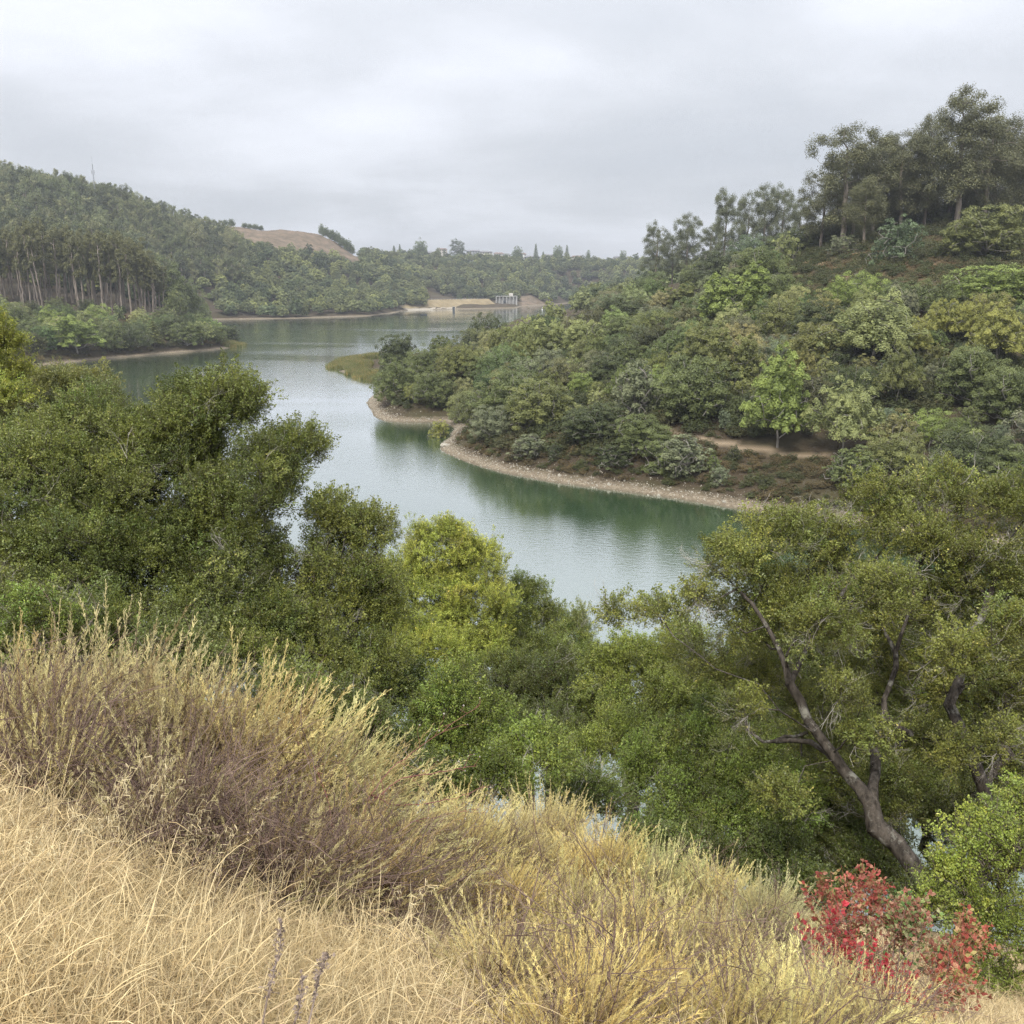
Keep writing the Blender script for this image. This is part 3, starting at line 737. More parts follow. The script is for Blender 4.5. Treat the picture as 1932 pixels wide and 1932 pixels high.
def fill(n, ulo, uhi, ylo, yhi, hmin, hmax, kinds, tints, band, cond=None, group=None, spacing=0.5, tries=40, seed=1, toward='ridge'):
    """further trees between those placed by eye, named by band and order along it"""
    rg = random.Random(seed); out = []
    xs = []; 
    cand = []
    for _ in range(n * tries):
        y = rg.uniform(ylo, yhi); u = rg.uniform(ulo, uhi); cand.append(((u - 966) / 1790.0 * y, y, u))
    X = np.array([c[0] for c in cand]); Y = np.array([c[1] for c in cand]); Z = ground_z(X, Y); D, NB = shore_dist(X, Y)
    for (x, y, u), z, d, nb in zip(cand, Z, D, NB):
        if len(out) >= n: break
        h = rg.uniform(hmin, hmax)
        if d < 3.0 or nb: continue
        if cond and not cond(x, y, u, z, d): continue
        if any(abs(u - hu) < hw * .62 and hy - 14 < y < hy + 1 for hu, hy, hw, hh_ in HEROES): h = h * .5; 
        if any(abs(u - hu) < hw * .42 and hy - 7 < y < hy for hu, hy, hw, hh_ in HEROES): continue
        if u > 1450 and 140 < y < 222: h = min(h, 30 + .010 * y - z)
        if h < 2.5 and hmin > 3: continue
        r = max(h, 4.5) * 0.55
        if not all((x - a) ** 2 + (y - b) ** 2 > (spacing * (r + c)) ** 2 for a, b, c in TREES): continue
        k = rg.choice(kinds); tn, tname = rg.choice(tints)
        TREES.append((x, y, r)); out.append((u, x, y, h, k, tn, tname))
    out.sort(key=lambda q: q[0])
    word = {'oak': 'oak', 'willow': 'feathery tree', 'bush': 'bush', 'euc': 'gum tree', 'slim': 'slender gum tree', 'conifer': 'conifer'}
    for i, (u, x, y, h, k, tn, tname) in enumerate(out):
        j = tuple(c * rg.uniform(0.88, 1.12) for c in tn)
        place(k, x, y, h, None, j, KNAME[k], '%s %s, %s from the left %s' % (tname, word[k], ordinal(i), band), 'bush' if k == 'bush' else 'tree', group, rng=rg)
    return len(out)
TN = [(DARK, 'dark green'), (MID, 'mid green'), (OLIVE, 'olive green'), (GREY, 'grey green'), (MID, 'mid green'), (LIGHT, 'pale green')]
TRp = np.array(TRAIL)
def off_trail(x, y, m=3.2):
    yy = np.interp(x, TRp[:, 0], TRp[:, 1]); return not (TRp[0, 0] - 2 < x < TRp[-1, 0] + 3 and -m - 2 < y - yy < m)
brush = lambda x, y, u: 1465 < u and 190 + max(0, (1560 - u)) * 0.35 < y < 268 
G1 = 'trees of the wooded point across the water'
cnt = [fill(44, 770, 1250, 172, 215, 7, 10, ['oak', 'oak', 'oak', 'willow', 'bush'], TN, 'in the lower belt of the point', lambda x, y, u, z, d: d > 4 and off_trail(x, y), G1, 0.62, seed=3),
 fill(44, 860, 1300, 215, 275, 7, 10, ['oak', 'oak', 'oak', 'willow'], TN, 'in the upper belt of the point', lambda x, y, u, z, d: d > 6, G1, 0.6, seed=4),
 fill(34, 1120, 1480, 275, 420, 7, 10, ['oak', 'oak', 'oak', 'willow'], TN, 'along the ridge of the point', lambda x, y, u, z, d: d > 8, G1, 0.62, seed=5),
 fill(70, 1200, 1990, 146, 178, 7, 10, ['oak', 'oak', 'oak', 'willow', 'bush'], TN, 'in the belt uphill of the trail', lambda x, y, u, z, d: off_trail(x, y, 5), G1, 0.6, seed=6),
 fill(80, 1200, 1990, 178, 262, 7, 10.5, ['oak', 'oak', 'oak', 'willow'], TN, 'in the belt under the brush slope', lambda x, y, u, z, d: not brush(x, y, u), G1, 0.6, seed=8),
 fill(16, 1640, 2000, 104, 140, 6, 8, ['oak', 'oak', 'bush'], TN, 'beyond the near right oak', lambda x, y, u, z, d: d > 7, G1, 0.6, seed=9),
 fill(20, 930, 1500, 126, 165, 1.4, 2.6, ['bush'], TN, 'in the row of low bank bushes', lambda x, y, u, z, d: 5 < d < 11 and off_trail(x, y, 2.5), 'low bushes on the far bank', 0.6, seed=10)]
print('fill', cnt, time.time() - T0)

# gum grove on the right hill top
GUM = [(1610, 226, 275, 0, 'leftmost tall gum of the hilltop grove, leaning out over the brush', 1.25), (1660, 262, 285, 1, 'tall gum second in the hilltop grove, dense and dark', 1.0),
 (1720, 240, 290, 2, 'gum with a slanting pale trunk in the middle of the hilltop grove', 1.1), (1765, 205, 292, 3, 'airy gum whose thin top rises left of the tallest', 0.9),
 (1835, 160, 272, 1, 'tallest gum on the hilltop, with a high rounded airy crown', 1.35), (1880, 195, 285, 2, 'broad gum just right of the tallest one', 1.2),
 (1925, 215, 290, 3, 'rightmost gum of the hilltop grove, cut by the picture edge', 1.2), (1700, 300, 300, 0, 'lower gum filling behind the slanting trunk', 1.0), (1800, 280, 300, 1, 'lower gum behind the tallest one', 1.1),
 (1560, 310, 290, 2, 'small gum with drooping outer boughs at the left foot of the grove', 0.85), (1975, 200, 300, 0, 'gum just beyond the right edge of the grove', 1.2), (1640, 330, 262, 3, 'short gum in front of the leftmost tall gum', 0.75), (1890, 300, 300, 0, 'lower gum behind the broad one', 1.2), (1745, 250, 302, 1, 'gum filling the gap between the slanting one and the airy one', 1.1), (1685, 245, 296, 3, 'gum close behind the second one of the grove', 1.0), (1860, 235, 300, 3, 'gum standing behind the two highest', 1.2), (1625, 270, 290, 1, 'gum close behind the leftmost tall one', 0.9)]
for u, vt, y, var, lab, wf in GUM:
    r = ray(u, vt); x = r[0] / r[1] * y; h = CAM_Z + r[2] / r[1] * y - gz(x, y)
    place('euc', x, y, h * .95, 20 * wf, (0.95, 0.92, 0.85), 'eucalyptus_tree', lab, 'tree', 'tall gums on the right hilltop', variant=var, rng=rnd)
for i, (u, y, h) in enumerate([(1545, 296, 11), (1580, 300, 13), (1625, 298, 14), (1665, 302, 12), (1705, 305, 14), (1745, 300, 13), (1790, 306, 14), (1830, 300, 12), (1870, 304, 14), (1915, 300, 13), (1960, 302, 14)]):
    place('oak', (u - 966) / 1850 * y, y, h, h * 1.15, (0.75, 0.78, 0.72), 'oak_tree', '%s from the left of the dark low trees behind the hilltop gum trunks' % ordinal(i), 'tree', 'dark trees behind the hilltop gums', rng=rnd, sink=1.8)
SKY = [(1238, 422, 430, 'gum at the left end of the ridge skyline, with a dark round head'), (1300, 405, 430, 'open topped gum second on the ridge skyline'), (1272, 440, 440, 'low gum between the first two of the ridge skyline'),
 (1342, 425, 440, 'small gum in the dip of the ridge skyline'), (1372, 360, 400, 'thin tall gum rising in the middle of the ridge skyline'), (1410, 368, 410, 'gum right behind the thin tall one'),
 (1448, 350, 400, 'lacy pale gum on the ridge skyline, seen against cloud'), (1480, 352, 405, 'lacy gum touching the pale one on its right'), (1515, 375, 390, 'gum in the gap beside the hilltop grove')]
for u, vt, y, lab in SKY:
    r = ray(u, vt); x = r[0] / r[1] * y; h = CAM_Z + r[2] / r[1] * y - gz(x, y)
    place('euc', x, y, max(12, h), 15.0, (0.95, 1.0, 1.0), 'eucalyptus_tree', lab, 'tree', 'gums along the ridge skyline', rng=rnd)

# left point: low trees by the water and the tall grove behind
LH = [(90, 575, 60, 'willow', LIME, 1.3, 413, 462, 'bright pointed tree at the left of the low wood before the gum grove'),
 (25, 590, 90, 'oak', MID, 1.0, 382, 450, 'dark tree at the left edge under the gum grove'), (60, 640, 70, 'oak', MID, 1.0, 362, 430, 'dark oak near the left edge low by the hidden shore'),
 (140, 605, 110, 'willow', LIME, 0.95, 367, 440, 'big light green double crowned tree on the left point'), (185, 570, 60, 'oak', LIME, 0.95, 428, 465, 'light green crown just below the gum grove trunks'),
 (158, 583, 45, 'oak', LIGHT, 1.0, 418, 460, 'small pale crown left of the light green one below the gums'), (217, 628, 40, 'conifer', OLIVE, 1.6, 360, 420, 'left one of the two pointed conical trees near the shore'),
 (290, 628, 38, 'conifer', OLIVE, 1.7, 362, 425, 'right one of the two pointed conical trees near the shore'), (250, 612, 75, 'oak', DARK, 0.9, 367, 440, 'dark oak between the two conical trees'),
 (320, 592, 60, 'oak', DARK, 0.9, 418, 460, 'dark round oak below the bare patch on the left point'), (348, 588, 42, 'willow', DARK, 1.1, 418, 460, 'egg shaped dark tree on the left point'),
 (378, 595, 50, 'willow', LIGHT, 1.2, 382, 455, 'pale upright tree near the tip of the left point'), (405, 612, 50, 'oak', MID, 1.0, 413, 450, 'rounded oak second from the tip of the left point'),
 (432, 620, 42, 'oak', DARK, 1.1, 418, 455, 'dark oak at the very tip of the left point over the reeds'), (350, 630, 70, 'oak', MID, 0.9, 372, 435, 'mid green oak above the shore of the left point'),
 (200, 600, 60, 'oak', MID, 1.0, 377, 445, 'mid green oak right of the double crowned tree')]
for (u, vt, wp, kind, tint, ratio, y0, y1, lab) in LH:
    e, x, y, h, w, hh = fit(u, vt, wp, ratio, y0, y1)
    h = min(max(hh, h * 0.75), h * 1.4)
    place(kind, x, y, h, w * 1.08, tint, KNAME[kind], lab, 'tree', 'low trees of the left point', rng=rnd); TREES.append((x, y, w / 2))
TL = [(DARK, 'dark green'), (MID, 'mid green'), (MID, 'mid green'), (LIGHT, 'pale green')]
cnt = [fill(70, -40, 450, 335, 468, 7, 10, ['oak', 'oak', 'willow', 'oak'], TL, 'among the low trees of the left point', lambda x, y, u, z, d: d > 7 and not (270 < u < 330 and y > 455), 'low trees of the left point', 0.62, seed=20)]
rg = random.Random(5); gl = []
for i in range(84):
    u = -30 + i * 4.15 + rg.uniform(-4, 4); y = rg.uniform(474, 500) if i % 3 else rg.uniform(500, 540); gl.append((u, y))
gl.sort()
for i, (u, y) in enumerate(gl):
    x = (u - 966) / 1800 * y
    vt = np.interp(u, [-30, 0, 60, 90, 130, 200, 250, 280, 320], [418, 424, 428, 412, 425, 438, 436, 450, 505]) + rg.uniform(-4, 14)
    r = ray(u, vt); h = CAM_Z + r[2] / r[1] * y - gz(x, y)
    place('slim', x, y, h, 10.0, (1.0, 0.95, 0.7), 'eucalyptus_tree', '%s from the left of the tall close gums on the left point' % ordinal(i), 'tree', 'close gum grove on the left point', rng=rg, lean=rg.uniform(-.04, .04))
TRb = [(345, 520, 560, 'dark bushy gum at the right end of the close grove'), (330, 545, 490, 'low dark tree under the last gums of the close grove'), (300, 480, 545, 'gum at the back right corner of the close grove'), (372, 560, 600, 'rounded tree at the water behind the left point')]
for u, vt, y, lab in TRb:
    r = ray(u, vt); x = r[0] / r[1] * y; h = CAM_Z + r[2] / r[1] * y - gz(x, y)
    place('oak', x, y, h, h * 1.1, (0.8, 0.85, 0.8), 'oak_tree', lab, 'tree', rng=rnd)
print('left', cnt, time.time() - T0)
# ------------------------------------------------------------------ masses nobody could count: scattered from a few shapes
LIB = {}
def lib_collection(name, meshes):
    """shapes for scattering, kept out of the scene"""
    c = bpy.data.collections.new(name)
    for i, me in enumerate(meshes):
        o = bpy.data.objects.new('%s_%02d' % (name, i), me); c.objects.link(o)
    return c
def scatter_group(coll, realize=False):
    g = bpy.data.node_groups.new('scatter ' + coll.name, 'GeometryNodeTree')
    g.interface.new_socket('Geometry', in_out='INPUT', socket_type='NodeSocketGeometry')
    g.interface.new_socket('Geometry', in_out='OUTPUT', socket_type='NodeSocketGeometry')
    N, Lk = g.nodes.new, g.links.new
    gi = N('NodeGroupInput'); go = N('NodeGroupOutput')
    ip = N('GeometryNodeInstanceOnPoints'); ci = N('GeometryNodeCollectionInfo')
    ci.inputs['Collection'].default_value = coll; ci.inputs['Separate Children'].default_value = True; ci.inputs['Reset Children'].default_value = True
    ip.inputs['Pick Instance'].default_value = True
    def na(name, ty):
        n = N('GeometryNodeInputNamedAttribute'); n.data_type = ty; n.inputs['Name'].default_value = name; return n.outputs[0]
    er = N('FunctionNodeEulerToRotation'); Lk(na('rot', 'FLOAT_VECTOR'), er.inputs[0])
    Lk(gi.outputs[0], ip.inputs['Points']); Lk(ci.outputs[0], ip.inputs['Instance'])
    Lk(na('which', 'INT'), ip.inputs['Instance Index'])
    Lk(er.outputs[0], ip.inputs['Rotation']); Lk(na('scl', 'FLOAT_VECTOR'), ip.inputs['Scale'])
    Lk(ip.outputs[0], go.inputs[0])
    return g
def scatter(name, coll_group, P, rot, scl, which, extra=None, **kw):
    me = bpy.data.meshes.new(name)
    P = np.asarray(P, np.float32); n = len(P)
    me.vertices.add(n); me.vertices.foreach_set('co', P.ravel())
    def put(k, ty, arr, f):
        a = me.attributes.new(k, ty, 'POINT'); a.data.foreach_set(f, np.ascontiguousarray(arr).ravel())
    put('rot', 'FLOAT_VECTOR', np.asarray(rot, np.float32), 'vector')
    scl = np.asarray(scl, np.float32)
    if scl.ndim == 1: scl = np.repeat(scl[:, None], 3, 1)
    put('scl', 'FLOAT_VECTOR', scl, 'vector')
    put('which', 'INT', np.asarray(which, np.int32), 'value')
    for k, a in (extra or {}).items(): 
        a = np.asarray(a, np.float32)
        put(k, 'FLOAT' if a.ndim == 1 else 'FLOAT_VECTOR', a, 'value' if a.ndim == 1 else 'vector')
    me.update()
    o = link(name, me, **kw)
    md = o.modifiers.new('scatter', 'NODES'); md.node_group = coll_group
    return o

def leaf_mat_inst(name, dark, light, yellow=(0.20, 0.17, 0.04), yel=0.06, trans=0.3, rough=0.5, spec=0.3):
    """as leaf_mat, tinted by the scattered plant's own 'tint'"""
    m = leaf_mat(name, dark, light, yellow, yel, trans, rough, spec, objcol=False); t = NT(m)
    ti = t.attr('tint', 'INSTANCER').outputs['Vector']
    for n in list(m.node_tree.nodes):
        if n.type in ('BSDF_PRINCIPLED', 'BSDF_TRANSLUCENT'):
            sk = n.inputs['Base Color' if n.type == 'BSDF_PRINCIPLED' else 'Color']
            src = sk.links[0].from_socket
            mm = t.n('ShaderNodeMix', data_type='RGBA', blend_type='MULTIPLY'); mm.inputs[0].default_value = 1
            t.t.links.new(src, mm.inputs[6]); t.t.links.new(ti, mm.inputs[7]); t.t.links.new(mm.outputs[2], sk)
    return m
M_FAR = leaf_mat_inst('far tree leaves', (0.075, 0.090, 0.042), (0.30, 0.32, 0.14), yel=0.03, trans=0.22)

def far_tree(seed, w, h, leaves, size, flame=False):
    rng = np.random.default_rng(seed); rx = w / 2; lobes = [(0, 0, h * 0.62, rx * 0.7, h * 0.38)]
    for i in range(5):
        a = i * 1.26 + rng.uniform(-.3, .3); q = rx * rng.uniform(0.4, 0.62)
        lobes.append((math.cos(a) * q, math.sin(a) * q, h * rng.uniform(0.3, 0.62), rx * rng.uniform(0.38, 0.5), h * rng.uniform(0.24, 0.32)))
    return lobed_crown('far_crown', lobes, M_FAR, rng, n_sub=46, sub_r=0.33, leaves=leaves, size=size, zmin=-0.3, stretch=1.5 if flame else 1.0, flame=0.4 if flame else 0)
far_meshes = [far_tree(200 + i, w, h, 3800, 0.62, f) for i, (w, h, f) in enumerate(((10, 9, 0), (11, 8.5, 0), (9, 10, 0), (8, 11, 1), (9, 12, 1)))]
def far_gum(seed):
    make_euc(seed, 28, 18, 'fargum', first=0.22, leaves=4400, n_tips=56, size=0.85)
    c, w, _, _ = PROTO['fargum'][-1]
    # crown and trunk in one shape
    a = np.zeros(len(c.vertices) * 3); c.vertices.foreach_get('co', a); b = np.zeros(len(w.vertices) * 3); w.vertices.foreach_get('co', b)
    fc = np.zeros(len(c.loops), int); c.loops.foreach_get('vertex_index', fc); fw = np.zeros(len(w.loops), int); w.loops.foreach_get('vertex_index', fw)
    r = np.zeros(len(c.polygons)); c.attributes['rnd'].data.foreach_get('value', r)
    nc = len(c.vertices)
    me = mesh_np('far_gum', np.concatenate([a.reshape(-1, 3), b.reshape(-1, 3)]), [fc.reshape(-1, 4), fw.reshape(-1, 4) + nc], None, face_attr={'rnd': np.concatenate([r, np.zeros(len(fw) // 4)])})
    me.materials.append(M_FAR); me.materials.append(M_EUC_BARK)
    mi = np.zeros(len(me.polygons), np.int32); mi[len(r):] = 1; me.polygons.foreach_set('material_index', mi)
    return me
gum_meshes = [far_gum(300 + i) for i in range(3)]
C_FAR = lib_collection('far_trees', far_meshes); G_FAR = scatter_group(C_FAR)
C_GUM = lib_collection('far_gums', gum_meshes); G_GUM = scatter_group(C_GUM)

def wood(name, label, n, ulo, uhi, ylo, yhi, hmin, hmax, group_n, nkinds, tints, cond, seed, h0, spacing):
    rng = np.random.default_rng(seed)
    m = n * 6
    y = np.sqrt(rng.uniform(ylo ** 2, yhi ** 2, m)); u = rng.uniform(ulo, uhi, m); x = (u - 966) / 1810 * y
    z = ground_z(x, y); d, nb = shore_dist(x, y)
    ok = (d > 6) & (~nb) & cond(u, x, y, z, d)
    x, y, z, u, d = x[ok], y[ok], z[ok], u[ok], d[ok]
    # thin out by a coarse grid so crowns touch without piling up
    cell = {}; keep = []
    for i in range(len(x)):
        k = (int(x[i] // spacing), int(y[i] // spacing))
        if cell.get(k, 0) < 1: cell[k] = cell.get(k, 0) + 1; keep.append(i)
        if len(keep) >= n: break
    k = np.array(keep); x, y, z, u = x[k], y[k], z[k], u[k]; n = len(k)
    h = rng.uniform(hmin, hmax, n) * (0.85 + 0.3 * (wob(x, y, 40, 4) + 1) / 2)
    s = h / h0
    t = np.array(tints)[rng.integers(0, len(tints), n)] * rng.uniform(0.8, 1.2, (n, 1))
    pt = wob(x, y, 60, 7)[:, None]; t = t * (1 + 0.18 * pt)
    rot = np.stack([np.zeros(n), np.zeros(n), rng.uniform(0, 6.28, n)], 1)
    sc = np.stack([s * rng.uniform(0.95, 1.3, n), s * rng.uniform(0.95, 1.3, n), s], 1)
    o = scatter(name, group_n, np.stack([x, y, z - 0.5], 1), rot, sc, rng.integers(0, nkinds, n), {'tint': t}, kind='stuff', label=label, cat='wood')
    print(name, n); return o
FT = [(0.8, 0.9, 0.9), (0.95, 1.0, 0.95), (1.1, 1.1, 0.95), (0.55, 0.65, 0.65), (1.6, 1.55, 1.25), (1.0, 1.0, 1.0), (1.3, 1.3, 1.2)]
GT = [(0.85, 0.9, 0.85), (1.0, 1.0, 1.0), (0.6, 0.65, 0.7), (1.35, 1.25, 1.3)]
def bare(u, y, z=0, h=0):
    # the open brow of the bare hill stays clear
    v = 966 + 1786 * np.tan(PITCH + np.arctan((CAM_Z - z - 10) / y) - 2 * PITCH + 0) if False else 966 - 1786 * np.tan(PITCH - np.arctan((CAM_Z - z - 9) / y))
    return (u > 396) & (u < 692) & (y > 900) & (v < np.interp(u, [396, 420, 450, 500, 560, 640, 692], [412, 436, 452, 457, 468, 480, 489]))
wood('far_wood', 'mixed green wood on the far shore rising from the waterline left of the dam', 1500, 330, 800, 640, 1120, 9, 14, G_FAR, 5, FT, lambda u, x, y, z, d: (~bare(u, y, z)) & ((u > 420) | (y < 740)), 1, 10, 10.5)
wood('dam_wood', 'wooded hillside behind the dam, below the houses on the ridge', 1500, 690, 1320, 1085, 1512, 10, 15, G_FAR, 5, FT, lambda u, x, y, z, d: ~((u > 800) & (u < 1060) & (y < 1150)) & ~((u > 985) & (u < 1058) & (y < 1195)), 2, 10, 13)
wood('hillside_gum_forest', 'bluish gum forest covering the high hill at the left', 1100, -140, 470, 560, 1060, 20, 30, G_GUM, 3, GT, lambda u, x, y, z, d: (z > 22) & (~bare(u, y, z)), 3, 30, 12)
wood('hill_undergrowth', 'lower green trees between the gums of the left hill', 700, -140, 520, 530, 1050, 8, 13, G_FAR, 5, FT, lambda u, x, y, z, d: (z > 10), 4, 10, 13)
wood('north_shore_wood', 'dense trees on the hidden slope beyond the right point', 500, 1090, 1500, 480, 1150, 9, 14, G_FAR, 5, FT, lambda u, x, y, z, d: (d > 8), 5, 10, 14)
print('woods', time.time() - T0)
# ------------------------------------------------------------------ dam, houses, boat, mast, scrub, reeds, stones
M_CONC = plain_mat('weathered concrete', (0.33, 0.32, 0.30), 0.85, 0.2, 0.35, 0.4)
M_PIER = plain_mat('pale concrete piers', (0.40, 0.39, 0.365), 0.85, 0.2, 0.3, 0.5)
M_ROOF = plain_mat('grey roofing', (0.20, 0.20, 0.21), 0.8, 0.2, 0.2, 1.0)
M_ROOFB = plain_mat('brown roofing', (0.20, 0.15, 0.13), 0.8, 0.2, 0.2, 1.0)
M_WALLC = plain_mat('cream stucco', (0.52, 0.49, 0.44), 0.85, 0.2, 0.1, 1.0)
M_WALLW = plain_mat('white paint', (0.72, 0.72, 0.70), 0.7, 0.3, 0.05, 1.0)
M_WALLG = plain_mat('grey paint', (0.34, 0.35, 0.37), 0.8, 0.2, 0.1, 1.0)
M_GLASS = plain_mat('window glass', (0.05, 0.06, 0.07), 0.1, 0.6, 0.1, 1.0)
M_STEEL = plain_mat('galvanised steel', (0.38, 0.39, 0.41), 0.5, 0.5, 0.1, 1.0, 0.6)
M_DARKP = plain_mat('dark paint', (0.045, 0.05, 0.055), 0.5, 0.4, 0.2, 2.0)
M_BLUE = plain_mat('blue cloth', (0.06, 0.09, 0.17), 0.9, 0.1, 0.2, 8.0)
M_SKIN = plain_mat('skin', (0.42, 0.27, 0.19), 0.6, 0.3, 0.05, 8.0)
M_DAM = plain_mat('dry dam grass', (0.25, 0.20, 0.12), 0.95, 0.05, 0.55, 0.12)
M_RIP = plain_mat('pale rip rap', (0.36, 0.32, 0.26), 0.95, 0.05, 0.4, 0.5)

def build_dam():
    A = np.array(W(762, 585.5)); B = np.array(W(945, 581)); ax = (B - A) / np.linalg.norm(B - A); bk = np.array([-ax[1], ax[0]])
    if bk[1] < 0: bk = -bk
    root = link('dam', None, label='low earth dam across the far end of the lake, covered in dry grass', cat='dam')
    n = 40
    def strip(name, prof, mat):
        V, Q = [], []
        L = np.linalg.norm(B - A)
        for i in range(n + 1):
            f = i / n
            for (b, z) in prof:
                p = A + ax * (f * L) + bk * b; V.append((p[0], p[1], z + (0.35 * math.sin(i * 1.7 + b) if 0 < z < 9 else 0)))
        k = len(prof)
        for i in range(n):
            for j in range(k - 1): Q.append((i * k + j, (i + 1) * k + j, (i + 1) * k + j + 1, i * k + j + 1))
        return link(name, mesh_np(name, V, np.array(Q), mat, smooth=True), root)
    strip('rock_toe', [(-2.5, -2), (0, 0), (2, 0.9), (5, 1.7), (5.4, 1.2)], M_RIP)
    strip('embankment', [(4.6, 1.3), (10, 4.0), (17, 7.5), (20.5, 9.3), (26, 9.4), (40, 3), (60, -4)], M_DAM)
    m = MB(); L = np.linalg.norm(B - A)
    for i in range(32):
        p = A + ax * (i / 31 * L) + bk * 20.2; m.box(p[0] - .12, p[0] + .12, p[1] - .12, p[1] + .12, 9.1, 10.4)
    a = A + bk * 20.2; b = B + bk * 20.2; m.bar((*a, 10.2), (*b, 10.2), 0.07)
    link('crest_railing', m.mesh('crest_railing', M_STEEL), root)
build_dam()

def build_spillway():
    y = 1098.0; x0 = (936 - 966) / 1850 * y; x1 = (975 - 966) / 1850 * y
    zt = 13.6
    root = link('spillway_tower', None, loc=(0, 0, 0), label='pale concrete spillway tower with vertical piers at the right end of the dam', cat='dam tower')
    m = MB(); m.box(x0, x1, y + 1, y + 9, -3, zt - 3.2); link('wall', m.mesh('wall', M_CONC), root)
    k = 6
    pm = None
    for i in range(k + 1):
        x = x0 + (x1 - x0) * i / k
        if pm is None:
            q = MB(); q.box(-0.55, 0.55, -1.5, 1.3, -3, zt - 2.4); pm = q.mesh('pier', M_PIER)
        link('pier', pm, root, (x, y, 0))
    m = MB(); m.box(x0 - 0.8, x1 + 0.8, y - 2.0, y + 9.5, zt - 2.4, zt - 1.9); link('deck', m.mesh('deck', M_CONC), root)
    m = MB(); m.box(x0 + (x1 - x0) * .62, x0 + (x1 - x0) * .82, y + 1, y + 6, zt - 1.9, zt + 1.3); g = link('gate_house', m.mesh('gate_house', M_WALLC), root)
    m = MB()
    for i in range(12):
        x = x0 - .6 + (x1 - x0 + 1.2) * i / 11; m.box(x - .07, x + .07, y - 1.9, y - 1.75, zt - 1.9, zt - 0.8)
    m.box(x0 - .6, x1 + .6, y - 1.9, y - 1.78, zt - .85, zt - .72); link('railing', m.mesh('railing', M_STEEL), root)
    m = MB(); m.box(x0 + 8, x0 + 11, y - 1.52, y - 0.4, -3, zt - 6.5); link('gate_leaf', m.mesh('gate_leaf', M_DARKP), root)
build_spillway()

def house(u, v, w, roofm, wallm, label, y=1545.0, storeys=1):
    r = ray(u, v); x = r[0] / r[1] * y; zt = CAM_Z + r[2] / r[1] * y
    hgt = 3.0 * storeys; zb = zt - hgt - 2.2; d = 9.0
    root = link('house', None, loc=(x, y, zb), label=label, cat='house', group='houses on the far ridge')
    m = MB(); m.box(-w / 2, w / 2, 0, d, -6, hgt); wl_ = link('wall', m.mesh('wall', wallm), root)
    m = MB(); o = 0.8
    m.add([(-w/2 - o, -o, hgt), (w/2 + o, -o, hgt), (w/2 + o, d + o, hgt), (-w/2 - o, d + o, hgt), (-w/2 + 2.5, d/2, hgt + 2.2), (w/2 - 2.5, d/2, hgt + 2.2)],
          [(0, 1, 5, 4), (2, 3, 4, 5), (0, 3, 2, 1)], [(1, 2, 5), (3, 0, 4)])
    rf = link('roof', m.mesh('roof', roofm), root)
    k = max(2, int(w // 4))
    wm_ = MB(); wm_.box(-0.9, 0.9, -0.05, 0.06, 0.9, 2.3); wme = wm_.mesh('window', M_GLASS)
    for s_ in range(storeys):
        for i in range(k): link('window', wme, root, ((i + 0.5) / k * w - w / 2, -0.03, 3.0 * s_))
HS = [(690, 481, 18, M_ROOFB, M_WALLC, 'cream house at the left end of the ridge, at the foot of the bare hill', 1), (706, 477, 16, M_ROOF, M_WALLW, 'white house second from the left end of the far ridge', 1),
 (765, 475, 18, M_ROOF, M_WALLC, 'cream house left of the tall round conifer on the ridge', 1), (833, 468, 17, M_ROOFB, M_WALLC, 'two storey house between the round conifer and the large ridge gum', 2), (848, 489, 13, M_ROOF, M_WALLW, 'white house below the ridge line under the large gum', 1),
 (878, 477, 14, M_ROOF, M_WALLW, 'white house just right of the large ridge gum', 1), (893, 471, 22, M_ROOF, M_WALLG, 'long grey house right of the large ridge gum', 1), (917, 473, 20, M_ROOF, M_WALLC, 'long flat looking house in the middle of the ridge row', 1),
 (941, 476, 16, M_ROOFB, M_WALLC, 'brown roofed house right of the middle of the row', 1), (956, 478, 14, M_ROOF, M_WALLW, 'small pale house left of the pointed bluish tree', 1), (930, 481, 18, M_ROOF, M_WALLG, 'grey house just below the ridge row', 1), (1004, 482, 24, M_ROOF, M_WALLG, 'wide dark roofed house under the tiered conifer', 1),
 (1036, 479, 20, M_ROOF, M_WALLC, 'house right of the tiered conifer', 1), (1088, 482, 16, M_ROOFB, M_WALLC, 'house in the gap left of the little umbrella tree', 1), (1182, 486, 22, M_ROOF, M_WALLW, 'white walled house at the right end of the ridge', 1), (1166, 483, 14, M_ROOF, M_WALLC, 'house left of the last white one on the ridge', 1),
 (812, 474, 16, M_ROOF, M_WALLC, 'house tucked behind the round conifer on the ridge', 1), (985, 477, 14, M_ROOFB, M_WALLW, 'small house touching the pointed bluish tree', 1)]
for u, v, w, rm, wm2, lab, st in HS: house(u, v, w, rm, wm2, lab, 1545.0 + (v - 475) * -1.5, st)

